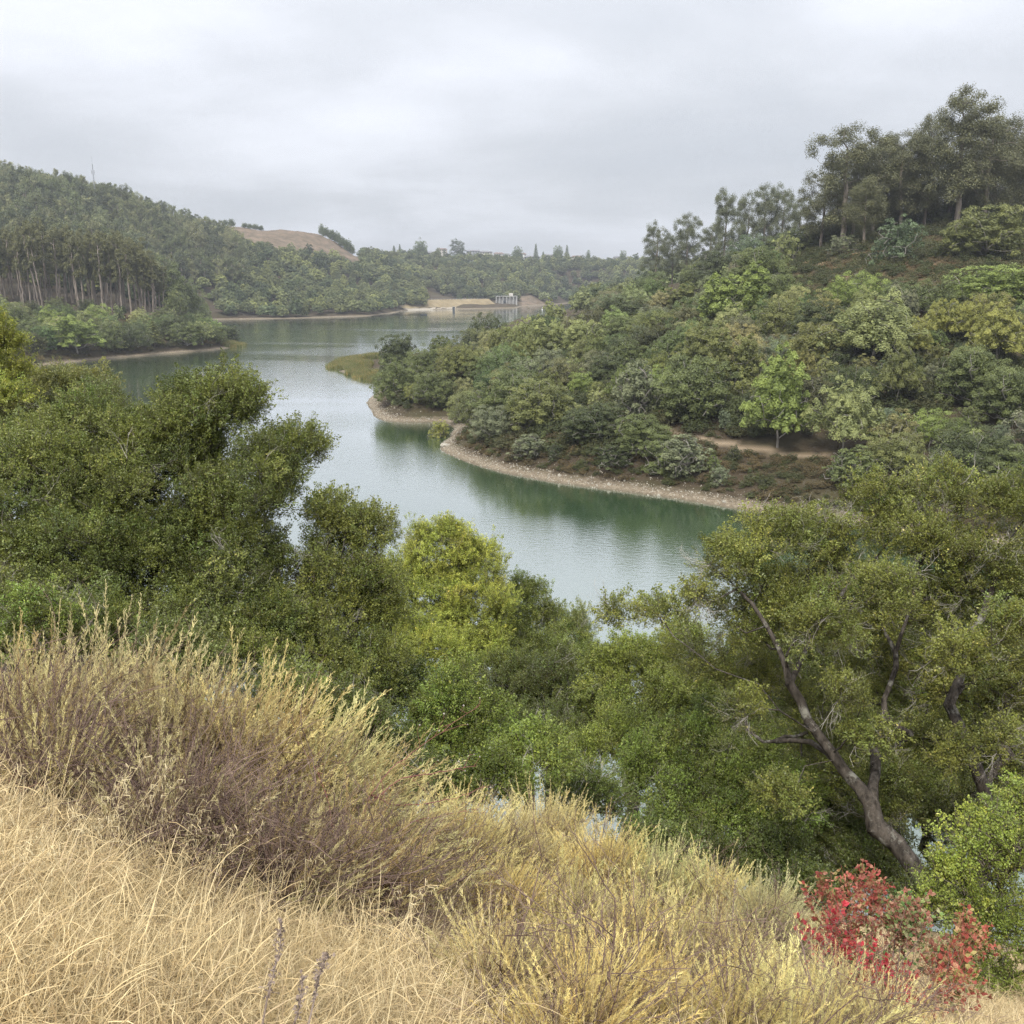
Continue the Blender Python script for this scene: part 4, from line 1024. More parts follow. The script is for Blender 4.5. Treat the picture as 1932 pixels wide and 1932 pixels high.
ST = [(743, 463, 16, 10, 'conifer', 'dark pointed tree at the left of the ridge houses'), (754, 460, 17, 9, 'conifer', 'taller pointed tree beside the first dark one on the ridge'), (792, 450, 28, 26, 'oak', 'large rounded conifer standing high above the ridge houses'),
 (827, 466, 15, 12, 'oak', 'small round tree between the rounded conifer and the large ridge gum'), (838, 468, 15, 8, 'conifer', 'narrow tree left of the large ridge gum'), (862, 452, 34, 30, 'euc', 'large pointed gum rising from the wood in the middle of the ridge'),
 (976, 462, 19, 20, 'oak', 'pale bluish pointed tree on the ridge'), (1011, 459, 22, 11, 'conifer', 'tiered conifer on the ridge with clear branch layers'), (1052, 461, 20, 22, 'oak', 'broad round tree right of the tiered conifer'), (1070, 461, 22, 10, 'conifer', 'narrow pointed tree right of the broad round one'),
 (1110, 469, 11, 10, 'oak', 'little umbrella tree alone on the ridge'), (1176, 471, 16, 15, 'oak', 'round tree at the right end of the ridge by the white house'), (1191, 481, 9, 12, 'oak', 'low round tree at the right end of the ridge'), (1025, 474, 9, 8, 'conifer', 'very small pointed tree right of the tiered conifer'),
 (718, 470, 14, 14, 'oak', 'round tree near the left end of the ridge houses'), (774, 470, 13, 14, 'oak', 'round tree left of the large rounded conifer'), (905, 484, 12, 14, 'oak', 'round tree below the middle houses'), (955, 486, 12, 14, 'oak', 'round tree below the small pale house')]
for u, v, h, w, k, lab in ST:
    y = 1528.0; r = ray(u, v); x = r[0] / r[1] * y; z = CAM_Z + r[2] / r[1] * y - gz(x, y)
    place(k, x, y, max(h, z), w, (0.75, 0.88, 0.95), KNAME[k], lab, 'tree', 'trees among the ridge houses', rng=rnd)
BT = [(437, 414, 9, 12, 'round tree standing alone on top of the bare hill'), (462, 428, 6, 9, 'first small bush tree on the bare hill crest'), (472, 430, 6, 9, 'second small bush tree on the bare hill crest'), (483, 431, 7, 11, 'third small bush tree on the bare hill crest'), (493, 432, 6, 8, 'fourth small bush tree on the bare hill crest'),
 (607, 433, 15, 9, 'dark upright tree first in the clump on the right shoulder of the bare hill'), (615, 438, 13, 10, 'second tree in the clump on the right shoulder of the bare hill'), (626, 446, 13, 12, 'third tree in the clump on the bare hill shoulder'), (636, 449, 14, 13, 'fourth tree in the clump on the bare hill shoulder'), (646, 454, 13, 12, 'fifth tree in the clump on the bare hill shoulder'), (656, 456, 15, 13, 'sixth tree in the clump on the bare hill shoulder'), (664, 466, 12, 11, 'lowest tree of the clump on the bare hill shoulder'), (425, 413, 5, 7, 'tiny bush beside the lone round tree on the bare hill')]
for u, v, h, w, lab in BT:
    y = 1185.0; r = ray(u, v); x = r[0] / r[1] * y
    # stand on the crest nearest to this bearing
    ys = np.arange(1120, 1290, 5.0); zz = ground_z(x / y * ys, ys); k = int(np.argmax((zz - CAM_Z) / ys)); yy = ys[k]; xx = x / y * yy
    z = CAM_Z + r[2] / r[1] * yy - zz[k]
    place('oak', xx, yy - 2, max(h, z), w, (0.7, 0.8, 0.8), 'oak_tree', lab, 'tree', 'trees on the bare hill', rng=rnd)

def build_mast():
    y = 905.0; r = ray(176, 330); x = r[0] / r[1] * y; zb = gz(x, y); rt = ray(174, 295); zt = CAM_Z + rt[2] / rt[1] * y
    h = zt - zb
    root = link('radio_mast', None, loc=(x, y, zb), label='thin radio mast rising from the trees on top of the left hill', cat='mast')
    m = MB(); s = 0.75
    for i in range(3):
        a = i * 2.094; m.bar((math.cos(a) * s, math.sin(a) * s, -1), (math.cos(a) * s * .35, math.sin(a) * s * .35, h * .86), 0.13, 0.09, 4)
    n = 14
    for j in range(n):
        z = h * .86 * j / n; z2 = h * .86 * (j + 1) / n; q = s * (1 - .65 * j / n); q2 = s * (1 - .65 * (j + 1) / n)
        for i in range(3):
            a, b = i * 2.094, (i + 1) * 2.094; m.bar((math.cos(a) * q, math.sin(a) * q, z), (math.cos(b) * q2, math.sin(b) * q2, z2), 0.06, 0.06, 3)
    link('lattice', m.mesh('lattice', M_STEEL), root)
    m = MB(); m.bar((0, 0, h * .84), (0, 0, h), 0.12, 0.06, 4); link('antenna', m.mesh('antenna', M_STEEL), root)
    m = MB(); m.bar((-1.2, 0, h * .7), (1.2, 0, h * .7), 0.08); m.box(-1.4, -1.0, -.2, .2, h * .66, h * .74); m.box(1.0, 1.4, -.2, .2, h * .66, h * .74); link('cross_arm', m.mesh('cross_arm', M_STEEL), root)
build_mast()

def build_boat():
    x, y = W(799.5, 594.5)
    root = link('rowing_boat', None, loc=(x, y, 0.0), label='tiny dark fishing boat alone on the open water before the dam', cat='boat'); root.rotation_euler = (0, 0, .25); root.scale = (1.2, 1.2, 1.3)
    n = 13; V, Q = [], []
    L = 4.6
    for i in range(n):
        f = i / (n - 1); xx = (f - .5) * L; b = 0.78 * (1 - (max(0, f - .45) / .55) ** 2.2) * (0.85 + 0.15 * min(1, f * 4)) + .02; s = 0.48 + .22 * f ** 3
        V += [(xx, -b, s), (xx, -b * .75, -0.05), (xx, 0, -0.14), (xx, b * .75, -0.05), (xx, b, s), (xx, b - .07, s), (xx, b * .7, 0.08), (xx, 0, 0.03), (xx, -b * .7, 0.08), (xx, -b + .07, s)]
    for i in range(n - 1):
        for j in range(10): Q.append((i * 10 + j, i * 10 + (j + 1) % 10, (i + 1) * 10 + (j + 1) % 10, (i + 1) * 10 + j))
    V += [V[0], V[4]]
    Q.append((0, 1, 3, 4))
    link('hull', mesh_np('hull', V, np.array(Q), M_DARKP), root)
    for xx in (-1.3, 0.2, 1.2):
        m = MB(); m.box(xx - .14, xx + .14, -.6, .6, .33, .37); link('seat', m.mesh('seat', M_STEEL), root)
    m = MB(); m.box(-2.65, -2.35, -.14, .14, .3, .85); m.bar((-2.5, 0, .3), (-2.5, 0, -.5), .06); link('outboard_motor', m.mesh('outboard_motor', M_DARKP), root)
    for px, lab in ((-1.25, 'seated angler at the back of the little boat in dark blue clothes'), (1.15, 'seated angler at the front of the little boat, facing the stern')):
        person_seated(x + px, y, 0.36, 1 if px < 0 else -1, lab)
def person_seated(x, y, z, face, lab):
    sk = bpy.data.meshes.new('person')
    J = [(0, 0, 0.0), (0, 0, .25), (0, 0, .48), (0, 0, .58), (0, 0, .68), (0.02, 0, .80),
         (.22, .1, .02), (.44, .12, .05), (.46, .12, -.32), (.56, .12, -.34), (.22, -.1, .02), (.44, -.12, .05), (.46, -.12, -.32), (.56, -.12, -.34),
         (0, .19, .47), (.05, .24, .22), (.27, .16, .18), (0, -.19, .47), (.05, -.24, .22), (.27, -.16, .18)]
    E = [(0, 1), (1, 2), (2, 3), (3, 4), (4, 5), (0, 6), (6, 7), (7, 8), (8, 9), (0, 10), (10, 11), (11, 12), (12, 13), (2, 14), (14, 15), (15, 16), (2, 17), (17, 18), (18, 19)]
    Rr = [.16, .15, .17, .06, .09, .08, .09, .07, .05, .04, .09, .07, .05, .04, .07, .05, .04, .07, .05, .04]
    sk.from_pydata([Vector(v) for v in J], E, []); sk.update()
    o = link('person', sk, loc=(x, y, z), label=lab, cat='person', group='anglers in the little boat')
    o.rotation_euler = (0, 0, 0 if face > 0 else math.pi)
    md = o.modifiers.new('skin', 'SKIN'); 
    for i, q in enumerate(sk.skin_vertices[0].data): q.radius = (Rr[i], Rr[i]); q.use_root = (i == 0)
    o.modifiers.new('sub', 'SUBSURF').levels = 1; sk.materials.append(M_BLUE)
    h = MB(); h.box(-.10, .12, -.1, .1, .84, .94); h.box(.08, .2, -.08, .08, .84, .86); link('cap', h.mesh('cap', M_WALLC), o)
build_boat()

def small_marks():
    x, y = W(1023, 584.5); root = link('buoy', None, loc=(x, y, 0), label='small white marker buoy near the right shore before the dam', cat='buoy')
    m = MB(); m.bar((0, 0, -.3), (0, 0, .9), .55, .45, 8); link('float', m.mesh('float', M_WALLW), root)
    m = MB(); m.bar((0, 0, .9), (0, 0, 2.6), .12, .08, 6); m.box(-.3, .3, -.05, .05, 2.0, 2.6); link('pole', m.mesh('pole', M_WALLW), root)
    x, y = W(856, 586.5); root = link('intake_post', None, loc=(x, y, 0), label='dark square intake structure standing in the water at the foot of the dam', cat='intake')
    m = MB(); m.box(-1.1, 1.1, -1.0, 1.0, -2, 3.8); link('shaft', m.mesh('shaft', M_DARKP), root)
    m = MB(); m.box(-1.3, 1.3, -1.2, 1.2, 3.8, 4.05); link('cover', m.mesh('cover', M_CONC), root)
    place('oak', *((866 - 966) / 1850 * 1102, 1102), 9, 9, (0.6, 0.7, 0.7), 'oak_tree', 'lone dark bush growing on the crest of the dam', 'tree', rng=rnd, sink=-2)
small_marks()

# ---- scrub on the upper slope, dry brush on the banks
M_SCRUB = leaf_mat_inst('scrub leaves', (0.12, 0.105, 0.06), (0.25, 0.22, 0.12), (0.26, 0.15, 0.10), 0.12, 0.3)
def scrub_mesh(seed, w, h, leaves, size, mat):
    rng = np.random.default_rng(seed)
    lobes = [(0, 0, h * .45, w * .4, h * .5)] + [(math.cos(a) * w * .3, math.sin(a) * w * .3, h * .35, w * .25, h * .4) for a in rng.uniform(0, 6.28, 4)]
    return lobed_crown('scrub', lobes, mat, rng, n_sub=24, sub_r=0.5, leaves=leaves, size=size, zmin=-.2, up=.2)
C_SCR = lib_collection('scrub', [scrub_mesh(400 + i, 2.2, 1.5, 700, 0.15, M_SCRUB) for i in range(4)]); G_SCR = scatter_group(C_SCR)
def low_cover(name, label, n, ulo, uhi, ylo, yhi, cond, tints, seed, smin=.5, smax=1.1, cell=None):
    rng = np.random.default_rng(seed); y = rng.uniform(ylo, yhi, n * 2); u = rng.uniform(ulo, uhi, n * 2); x = (u - 966) / 1790 * y
    z = ground_z(x, y); d, nb = shore_dist(x, y); ok = (~nb) & cond(u, x, y, z, d); ok[np.cumsum(ok) > n] = False
    x, y, z = x[ok], y[ok], z[ok]; n = len(x)
    s = rng.uniform(smin, smax, n); pt = wob(x, y, 9, 3)[:, None]
    t = np.array(tints)[np.clip(((pt[:, 0] + 1) / 2 * len(tints) + rng.normal(0, .9, n)).astype(int), 0, len(tints) - 1)] * rng.uniform(.8, 1.2, (n, 1))
    scatter(name, G_SCR, np.stack([x, y, z - .1], 1), np.stack([np.zeros(n), np.zeros(n), rng.uniform(0, 6.28, n)], 1), np.stack([s, s, s * rng.uniform(.6, 1.1, n)], 1), rng.integers(0, 4, n), {'tint': t}, kind='stuff', label=label, cat='scrub')
    print(name, n)
td_ = lambda x, y: (x > TRp[0, 0] - 3) & (x < TRp[-1, 0] + 4) & (np.abs(y - np.interp(x, TRp[:, 0], TRp[:, 1])) < 1.7)
low_cover('brush_slope', 'low brown and green coastal scrub on the open slope below the hilltop gums', 4200, 1400, 2020, 180, 300, lambda u, x, y, z, d: (y < 285) & ~((u < 1640) & (y > 256) & (y < 282) & (u > 1480)), [(1.0, .95, .85), (.75, .85, .7), (1.05, .95, .9), (1.2, .95, .85), (.95, 1.0, .8)], 21)
low_cover('bank_brush', 'dry brown brush and weeds on the bank between shingle and trail', 3600, 830, 1990, 100, 180, lambda u, x, y, z, d: (d > 3.2) & (d < 17) & ~td_(x, y), [(.75, .68, .6), (.5, .62, .45), (.9, .78, .65), (.55, .7, .45)], 22, .3, .95)
low_cover('forest_floor_brush', 'shaded brush between the trees of the right point', 3400, 690, 2000, 143, 300, lambda u, x, y, z, d: (d > 5) & ~td_(x, y), [(.45, .6, .4), (.6, .68, .5), (.5, .65, .42)], 23, 1.0, 2.0)
low_cover('left_point_brush', 'low brush along the bank of the left point', 1600, -60, 460, 330, 470, lambda u, x, y, z, d: (d > 3.5) & ~((u > 285) & (u < 330) & (y > 452)), [(.8, .85, .7), (1.0, .9, .7), (.6, .7, .6)], 24, .8, 1.6)
# ---- reeds
M_REED = leaf_mat_inst('reeds', (0.10, 0.13, 0.045), (0.26, 0.28, 0.10), (0.36, 0.30, 0.16), 0.3, 0.3)
def reed_mesh(seed, n=90, w=1.0, h=2.0):
    rng = np.random.default_rng(seed); P = np.stack([rng.uniform(-w, w, n), rng.uniform(-w, w, n), np.zeros(n)], 1)
    hh = rng.uniform(.6, 1.1, n) * h; ln = rng.normal(0, .14, (n, 2)) * hh[:, None]; a = rng.uniform(0, 6.28, n); b = np.stack([np.cos(a), np.sin(a), np.zeros(n)], 1) * 0.035
    T = P + np.stack([ln[:, 0], ln[:, 1], hh], 1)
    V = np.stack([P - b, P + b, T], 1).reshape(-1, 3)
    return mesh_np('reed', V, np.arange(3 * n).reshape(-1, 3), M_REED, face_attr={'rnd': rng.uniform(0, 1, n)})
C_REED = lib_collection('reeds', [reed_mesh(i) for i in range(3)]); G_REED = scatter_group(C_REED)
def reeds(name, label, polys, n, seed, t1=(1, 1, 1)):
    rng = np.random.default_rng(seed); P = []
    for (x0, y0, rx, ry, k) in polys:
        a = rng.uniform(0, 6.28, k); r = np.sqrt(rng.uniform(0, 1, k)); P.append(np.stack([x0 + np.cos(a) * r * rx, y0 + np.sin(a) * r * ry], 1))
    P = np.concatenate(P); z = ground_z(P[:, 0], P[:, 1]); ok = (z > -0.9) & (z < 1.2); P, z = P[ok], z[ok]; n = len(P)
    t = np.array(t1) * rng.uniform(.75, 1.25, (n, 1)) * np.where(rng.uniform(0, 1, (n, 1)) < .3, np.array([[1.35, 1.1, .9]]), 1.0)
    s = rng.uniform(.7, 1.2, n) 
    scatter(name, G_REED, np.stack([P[:, 0], P[:, 1], np.maximum(z, -.3) - .1], 1), np.stack([np.zeros(n), np.zeros(n), rng.uniform(0, 6.28, n)], 1), s, rng.integers(0, 3, n), {'tint': t}, kind='stuff', label=label, cat='reeds'); print(name, n)
sp = [W(u, v) for u, v in ((648, 692), (670, 696), (690, 705), (700, 714), (716, 680), (660, 684), (690, 680))]
reeds('spit_reeds', 'green reed bed on the sandy spit at the end of the right point', [(p[0], p[1], 5.5, 9, 300) for p in sp], 0, 31)
lp = [W(u, v) for u, v in ((440, 654), (458, 653), (470, 652))]
reeds('left_reeds', 'bright reeds in the water off the tip of the left point', [(p[0], p[1], 6, 9, 200) for p in lp], 0, 32)
# ---- stones of the shingle bank
M_STONE = plain_mat('shore stones', (0.36, 0.33, 0.27), 0.9, 0.2, 0.35, 0.8)
def stone_mesh(seed):
    rng = np.random.default_rng(seed); D = sphere_dirs(14, rng); import bmesh
    bm = bmesh.new()
    for d in D: bm.verts.new(Vector(d * np.array([1, .8, .55]) * rng.uniform(.8, 1.1)))
    bmesh.ops.convex_hull(bm, input=bm.verts); me = bpy.data.meshes.new('stone'); bm.to_mesh(me); bm.free(); me.materials.append(M_STONE); return me
C_ST = lib_collection('stones', [stone_mesh(i) for i in range(5)]); G_ST = scatter_group(C_ST)
def stones():
    rng = np.random.default_rng(41); S = np.array(FAR, float)[2:32]; P = []
    seg = np.linalg.norm(np.diff(S, axis=0), axis=1); n = 9000; c = rng.choice(len(seg), n, p=seg / seg.sum()); f = rng.uniform(0, 1, n)[:, None]
    Q = S[c] * (1 - f) + S[c + 1] * f + rng.normal(0, 1, (n, 2)) * np.array([1.7, 2.2]) + np.array([0.5, 1.8])
    z = ground_z(Q[:, 0], Q[:, 1]); ok = (z > -0.1) & (z < 1.8); Q, z = Q[ok], z[ok]; n = len(Q)
    s = 0.05 + 0.16 * rng.uniform(0, 1, n) ** 3 + (rng.uniform(0, 1, n) < .006) * rng.uniform(.12, .35, n)
    scatter('shore_stones', G_ST, np.stack([Q[:, 0], Q[:, 1], z], 1), rng.uniform(0, 6.28, (n, 3)), s, rng.integers(0, 5, n), kind='stuff', label='pale loose stones along the waterline of the right bank', cat='stones')
stones()
rb = W(838, 845)
m_ = stone_mesh(77); o_ = link('boulder', m_, loc=(rb[0], rb[1], 0.5), label='pale boulder standing at the very tip of the right bank', cat='boulder'); o_.scale = (1.1, .9, .9)
print('objects', time.time() - T0)
# ------------------------------------------------------------------ the viewer's own slope: oaks close by, built leaf by leaf
M_BARKD = bark_mat('dark oak bark', (0.018, 0.015, 0.012), (0.13, 0.11, 0.09), 9, 3)
def lichen(m):
    t = NT(m); g = t.n('ShaderNodeTexCoord').outputs['Object']; p = [n for n in m.node_tree.nodes if n.type == 'BSDF_PRINCIPLED'][0]; src = p.inputs['Base Color'].links[0].from_socket
    f = t.math('MULTIPLY', t.math('SUBTRACT', t.noise(2.3, 5, .7, g), .54), 9, clamp=True)
    t.t.links.new(t.mix(f, src, (0.26, 0.25, 0.21)), p.inputs['Base Color'])
lichen(M_BARKD)
M_TWIG = bark_mat('twig bark', (0.10, 0.085, 0.065), (0.20, 0.17, 0.13), 8)
M_DEAD = bark_mat('bleached dead twigs', (0.30, 0.27, 0.23), (0.52, 0.48, 0.43), 8)
M_OAKL = leaf_mat_inst('live oak leaves', (0.100, 0.116, 0.034), (0.34, 0.365, 0.11), (0.50, 0.44, 0.16), 0.05, 0.27, 0.38, 0.45)

def sprig_mesh(seed, n=26, ln=0.24, leaf=0.052, asp=0.55, spread=0.075):
    """a twig end with its leaves, lying along +X"""
    rng = np.random.default_rng(seed)
    t = np.sort(rng.uniform(0.12, 1.05, n)); x = t * ln
    a = rng.uniform(0, 6.28, n); r = spread * (0.35 + 0.65 * rng.uniform(0, 1, n)) * (1.1 - 0.45 * t)
    P = np.stack([x, np.cos(a) * r, np.sin(a) * r + 0.03 * np.sin(t * 2)], 1)
    out = np.stack([np.full(n, 0.6), np.cos(a), np.sin(a)], 1)
    N = unit(rng.normal(0, 0.6, (n, 3)) + np.array([0.1, 0, 0.75]) )
    T = unit(out + rng.normal(0, 0.35, (n, 3))); T = unit(T - N * (T * N).sum(1, keepdims=True)); B = np.cross(N, T)
    s = (leaf * rng.uniform(0.65, 1.25, n))[:, None]
    V = np.stack([P - T * s * 0.5, P + B * s * 0.5 * asp + N * s * 0.10, P + T * s * 0.5, P - B * s * 0.5 * asp + N * s * 0.10], 1).reshape(-1, 3)
    Q = np.arange(4 * n).reshape(-1, 4)
    tv, tq = tubes(np.array([[0, 0, 0], [ln * .5, 0, .01]]), np.array([[ln * .5, 0, .01], [ln, 0, 0]]), np.array([.0035, .0025]), np.array([.0025, .001]), 3)
    me = mesh_np('sprig', np.concatenate([V, tv]), np.concatenate([Q, tq + len(V)]), None, face_attr={'rnd': np.concatenate([rng.uniform(0, 1, n), np.zeros(len(tq))])})
    me.materials.append(M_OAKL); me.materials.append(M_TWIG)
    mi = np.zeros(len(me.polygons), np.int32); mi[n:] = 1; me.polygons.foreach_set('material_index', mi)
    return me
def twig_fan(seed, mat, ln=0.55):
    """a bare branching twig along +X"""
    rng = np.random.default_rng(seed); A, B, RA, RB = [], [], [], []
    def go(p, d, l, r, k):
        n = 4
        for i in range(n):
            d = unit(d + rng.normal(0, .20, 3)); q = p + d * l / n; A.append(p); B.append(q); RA.append(r * (1 - i / n * .5)); RB.append(r * (1 - (i + 1) / n * .5)); p = q
            if k > 0 and rng.uniform() < .65: go(p, unit(d + rng.normal(0, .55, 3)), l * rng.uniform(.45, .7), r * .55, k - 1)
    go(np.zeros(3), np.array([1.0, 0, 0]), ln, .0048, 3)
    v, q = tubes(np.array(A), np.array(B), np.array(RA), np.array(RB), 3)
    return mesh_np('twig', v, q, mat)
def puff_mesh(seed, m, puff, **kw):
    """the leafy end of a bough: many sprigs round one twig, outward along +X"""
    rng = np.random.default_rng(seed + 900); src = [sprig_mesh(seed * 3 + i, **kw) for i in range(3)]
    data = []
    for me in src:
        a = np.zeros(len(me.vertices) * 3, np.float32); me.vertices.foreach_get('co', a)
        f = np.zeros(len(me.loops), np.int32); me.loops.foreach_get('vertex_index', f)
        r = np.zeros(len(me.polygons), np.float32); me.attributes['rnd'].data.foreach_get('value', r)
        mi = np.zeros(len(me.polygons), np.int32); me.polygons.foreach_get('material_index', mi); data.append((a.reshape(-1, 3), f.reshape(-1, 4), r, mi)); bpy.data.meshes.remove(me)
    V, F, Rn, MI, off = [], [], [], [], 0
    for i in range(m):
        a, f, r, mi = data[i % 3]
        o = unit(rng.normal(0, 1, 3) + np.array([.2, 0, .25])) * puff * rng.uniform(.2, 1.0) * np.array([1.1, 1, .78])
        X = unit(o / puff * .9 + np.array([.6, 0, .35]) + rng.normal(0, .3, 3)); Yv = unit(np.cross(np.array([0, 0, 1.0]) + rng.normal(0, .3, 3), X)); Z = np.cross(X, Yv)
        V.append(o + (a * rng.uniform(.75, 1.25)) @ np.stack([X, Yv, Z])); F.append(f + off); off += len(a)
        Rn.append(np.clip(r * .7 + rng.uniform(0, .35), 0, 1)); MI.append(mi)
    me = mesh_np('puff', np.concatenate(V), np.concatenate(F), None, face_attr={'rnd': np.concatenate(Rn)})
    me.materials.append(M_OAKL); me.materials.append(M_TWIG); me.polygons.foreach_set('material_index', np.concatenate(MI)); return me
C_SPR = lib_collection('oak_boughs', [puff_mesh(i, 25, .34, n=24, leaf=.044, asp=.6) for i in range(7)]); G_SPR = scatter_group(C_SPR)
C_SPW = lib_collection('willow_boughs', [puff_mesh(20 + i, 20, .40, n=24, ln=.30, leaf=.066, asp=.32, spread=.07) for i in range(5)]); G_SPW = scatter_group(C_SPW)
C_SPB = lib_collection('bush_boughs', [puff_mesh(40 + i, 14, .14, n=24, ln=.15, leaf=.022, asp=.65, spread=.035) for i in range(5)]); G_SPB = scatter_group(C_SPB)
C_TWG = lib_collection('dead_twigs', [twig_fan(60 + i, M_DEAD) for i in range(5)]); G_TWG = scatter_group(C_TWG)

def dir_rot(D, rng):
    """euler angles that lay +X along D with a free roll"""
    return np.stack([rng.uniform(-.6, .6, len(D)), -np.arcsin(np.clip(D[:, 2], -1, 1)), np.arctan2(D[:, 1], D[:, 0])], 1)

def near_tree(name, label, cat, group, root, lobes, seed, trunk=(), limbs=(), tint=(1, 1, 1), G=None, nk=7, tips_m2=11, per_tip=15, puff=.32, dead=.05, trunk_r=.2, wood_mat=None, base_z=None, sprig=1.0, zfloor=-.75, tint2=None, shell=(.62, 1.0)):
    """root: (column, distance) or a world point; lobes: (column, row, radius in picture steps, distance[, flattening])"""
    rng = np.random.default_rng(seed)
    if len(root) == 2:
        x = (root[0] - CPX) / 1700.0 * root[1]; y = root[1]; base = np.array([x, y, gz(x, y) - .2])
    else: base = np.array(root, float)
    Lb = []
    for l in lobes:
        c = at_depth(l[0], l[1], l[3]); s = l[3] / ray(l[0], l[1])[1]; r = max(l[2] * s - (.26 if l[3] > 10 else .10), l[2] * s * .5)
        Lb.append((c, np.array([r, r * 0.9, r * (l[4] if len(l) > 4 else .85)]), r))
    tr = [at_depth(*p) for p in trunk] if trunk else [base + (np.mean([l[0] for l in Lb], 0) - base) * .35]
    att, acen, arad = [], [], []
    for c, R3, r in Lb:
        k = int(4 * math.pi * r * r * tips_m2 * .62) + 6
        d = sphere_dirs(k, rng, zfloor); p = c + d * R3 * rng.uniform(*shell, (k, 1)) * (1 + .16 * np.sin(d[:, :1] * 5 + seed) + .12 * np.sin(d[:, 2:3] * 7 + d[:, 1:2] * 4))
        att.append(p); acen.append(np.repeat(c[None], k, 0)); arad.append(np.full(k, r))
    att = np.concatenate(att); acen = np.concatenate(acen)
    # no tip deep inside another lobe
    keep = np.ones(len(att), bool)
    for c, R3, r in Lb: keep &= (np.linalg.norm((att - c) / R3, axis=1) > .52)
    att, acen = att[keep], acen[keep]
    P, par, rad, tips = grow_limbs(base, tr, [[at_depth(*q) for q in L] for L in limbs], att, rng, step=.34, wander=.20, tip_r=.0065, trunk_r=trunk_r)
    rootobj = link(name, None, loc=tuple(base), label=label, cat=cat, group=group)
    rad = rad * (1 + rng.normal(0, .06, len(rad)))
    wm_ = wood_mesh('trunk', P - base, par, rad, wood_mat or M_BARKD, min_r=.0045, thick=8, thin=3, split=.03)
    link('trunk', wm_, rootobj)
    T = P[tips]; n = len(T)
    out = unit(T - P[par[tips]])
    near_c = acen[np.argmin(((T[:, None] - acen[None, ::7]) ** 2).sum(-1), 1) * 7] if False else None
    isdead = rng.uniform(0, 1, n) < dead
    live = T[~isdead]; lo = out[~isdead]
    k = len(live); D = unit(lo * .8 + np.array([0, 0, .25]) + rng.normal(0, .25, (k, 3)))
    t = np.array(tint) * rng.uniform(.62, 1.42, (k, 1)) * (1 + rng.normal(0, .04, (k, 3)))
    if tint2 is not None:
        w = rng.uniform(0, 1, k)[:, None] ** 2; t = t * (1 - w) + np.array(tint2) * w
    q = .9 + .1 * per_tip / 15
    scatter('crown', G or G_SPR, live - base, dir_rot(D, rng), rng.uniform(.75, 1.25, (k, 3)) * q * sprig, rng.integers(0, nk, k), {'tint': t}, parent=rootobj, kind='stuff')
    if isdead.sum() > 2:
        dT = T[isdead]; dd = unit(out[isdead] + rng.normal(0, .35, (isdead.sum(), 3))); 
        dT = np.repeat(dT, 3, 0); dd = unit(np.repeat(dd, 3, 0) + rng.normal(0, .4, (len(dT), 3)))
        scatter('dead_twigs', G_TWG, dT - base, dir_rot(dd, rng), rng.uniform(.5, 1.15, len(dT)) * (1 if base[1] > 10 else .4), rng.integers(0, 5, len(dT)), parent=rootobj, kind='stuff')
    return k

def grow_limbs(base, trunk_pts, limbs, att, rng, step, wander, tip_r, trunk_r):
    if not limbs: return grow(base, trunk_pts, att, rng, bias=.35, step=step, wander=wander, tip_r=tip_r, trunk_r=trunk_r)
    # put the limb lines in as attractors first so the rest hangs on them
    N = [np.array(base, float)]; par = [-1]
    def line(start, pts):
        cur = start
        for b in pts:
            a = N[cur].copy(); k = max(1, int(np.linalg.norm(b - a) / step))
            for i in range(1, k + 1):
                p = a + (b - a) * i / k + (rng.normal(0, wander * .55 * step, 3) if i < k else 0)
                par.append(cur); N.append(p); cur = len(N) - 1
    line(0, trunk_pts)
    for L in limbs:
        j = int(np.argmin(np.linalg.norm(np.array(N) - L[0], axis=1))); line(j, L[1:])
    n = len(N); cap = n + len(att) * 12 + 10
    P = np.zeros((cap, 3)); P[:n] = N; Ln = np.zeros(cap)
    for i in range(1, n): Ln[i] = Ln[par[i]] + np.linalg.norm(P[i] - P[par[i]])
    first = max(1, int(len(trunk_pts)))
    order = np.argsort(np.min(np.linalg.norm(att[:, None] - P[None, 1:n:3], axis=2), axis=1)); tips = []
    for ai in order:
        a = att[ai]; d = np.linalg.norm(P[first:n] - a, axis=1); j = first + int(np.argmin(d + .28 * Ln[first:n]))
        v = a - P[j]; dist = np.linalg.norm(v); k = max(1, min(11, int(dist / step))); prev = j; side = rng.normal(0, 1, 3)
        for i in range(1, k + 1):
            f = i / k; p = P[j] + v * f
            if i < k: p = p + rng.normal(0, wander * step, 3) + side * .10 * dist * math.sin(f * math.pi)
            P[n] = p; par.append(prev); Ln[n] = Ln[prev] + np.linalg.norm(p - P[prev]); prev = n; n += 1
        tips.append(prev)
    P = P[:n]; pa = np.array(par[:n]); acc = np.zeros(n); ts = np.ones(n, bool); ts[pa[1:]] = False; acc[ts] = tip_r ** 2.3
    for i in range(n - 1, 0, -1): acc[pa[i]] += acc[i]
    rad = acc ** (1 / 2.3); rad *= 1 + (trunk_r / rad[0] - 1) * np.clip(rad / rad[0], 0, 1) ** 1.2; rad[0] *= 1.2
    return P, pa, rad, np.array(tips)

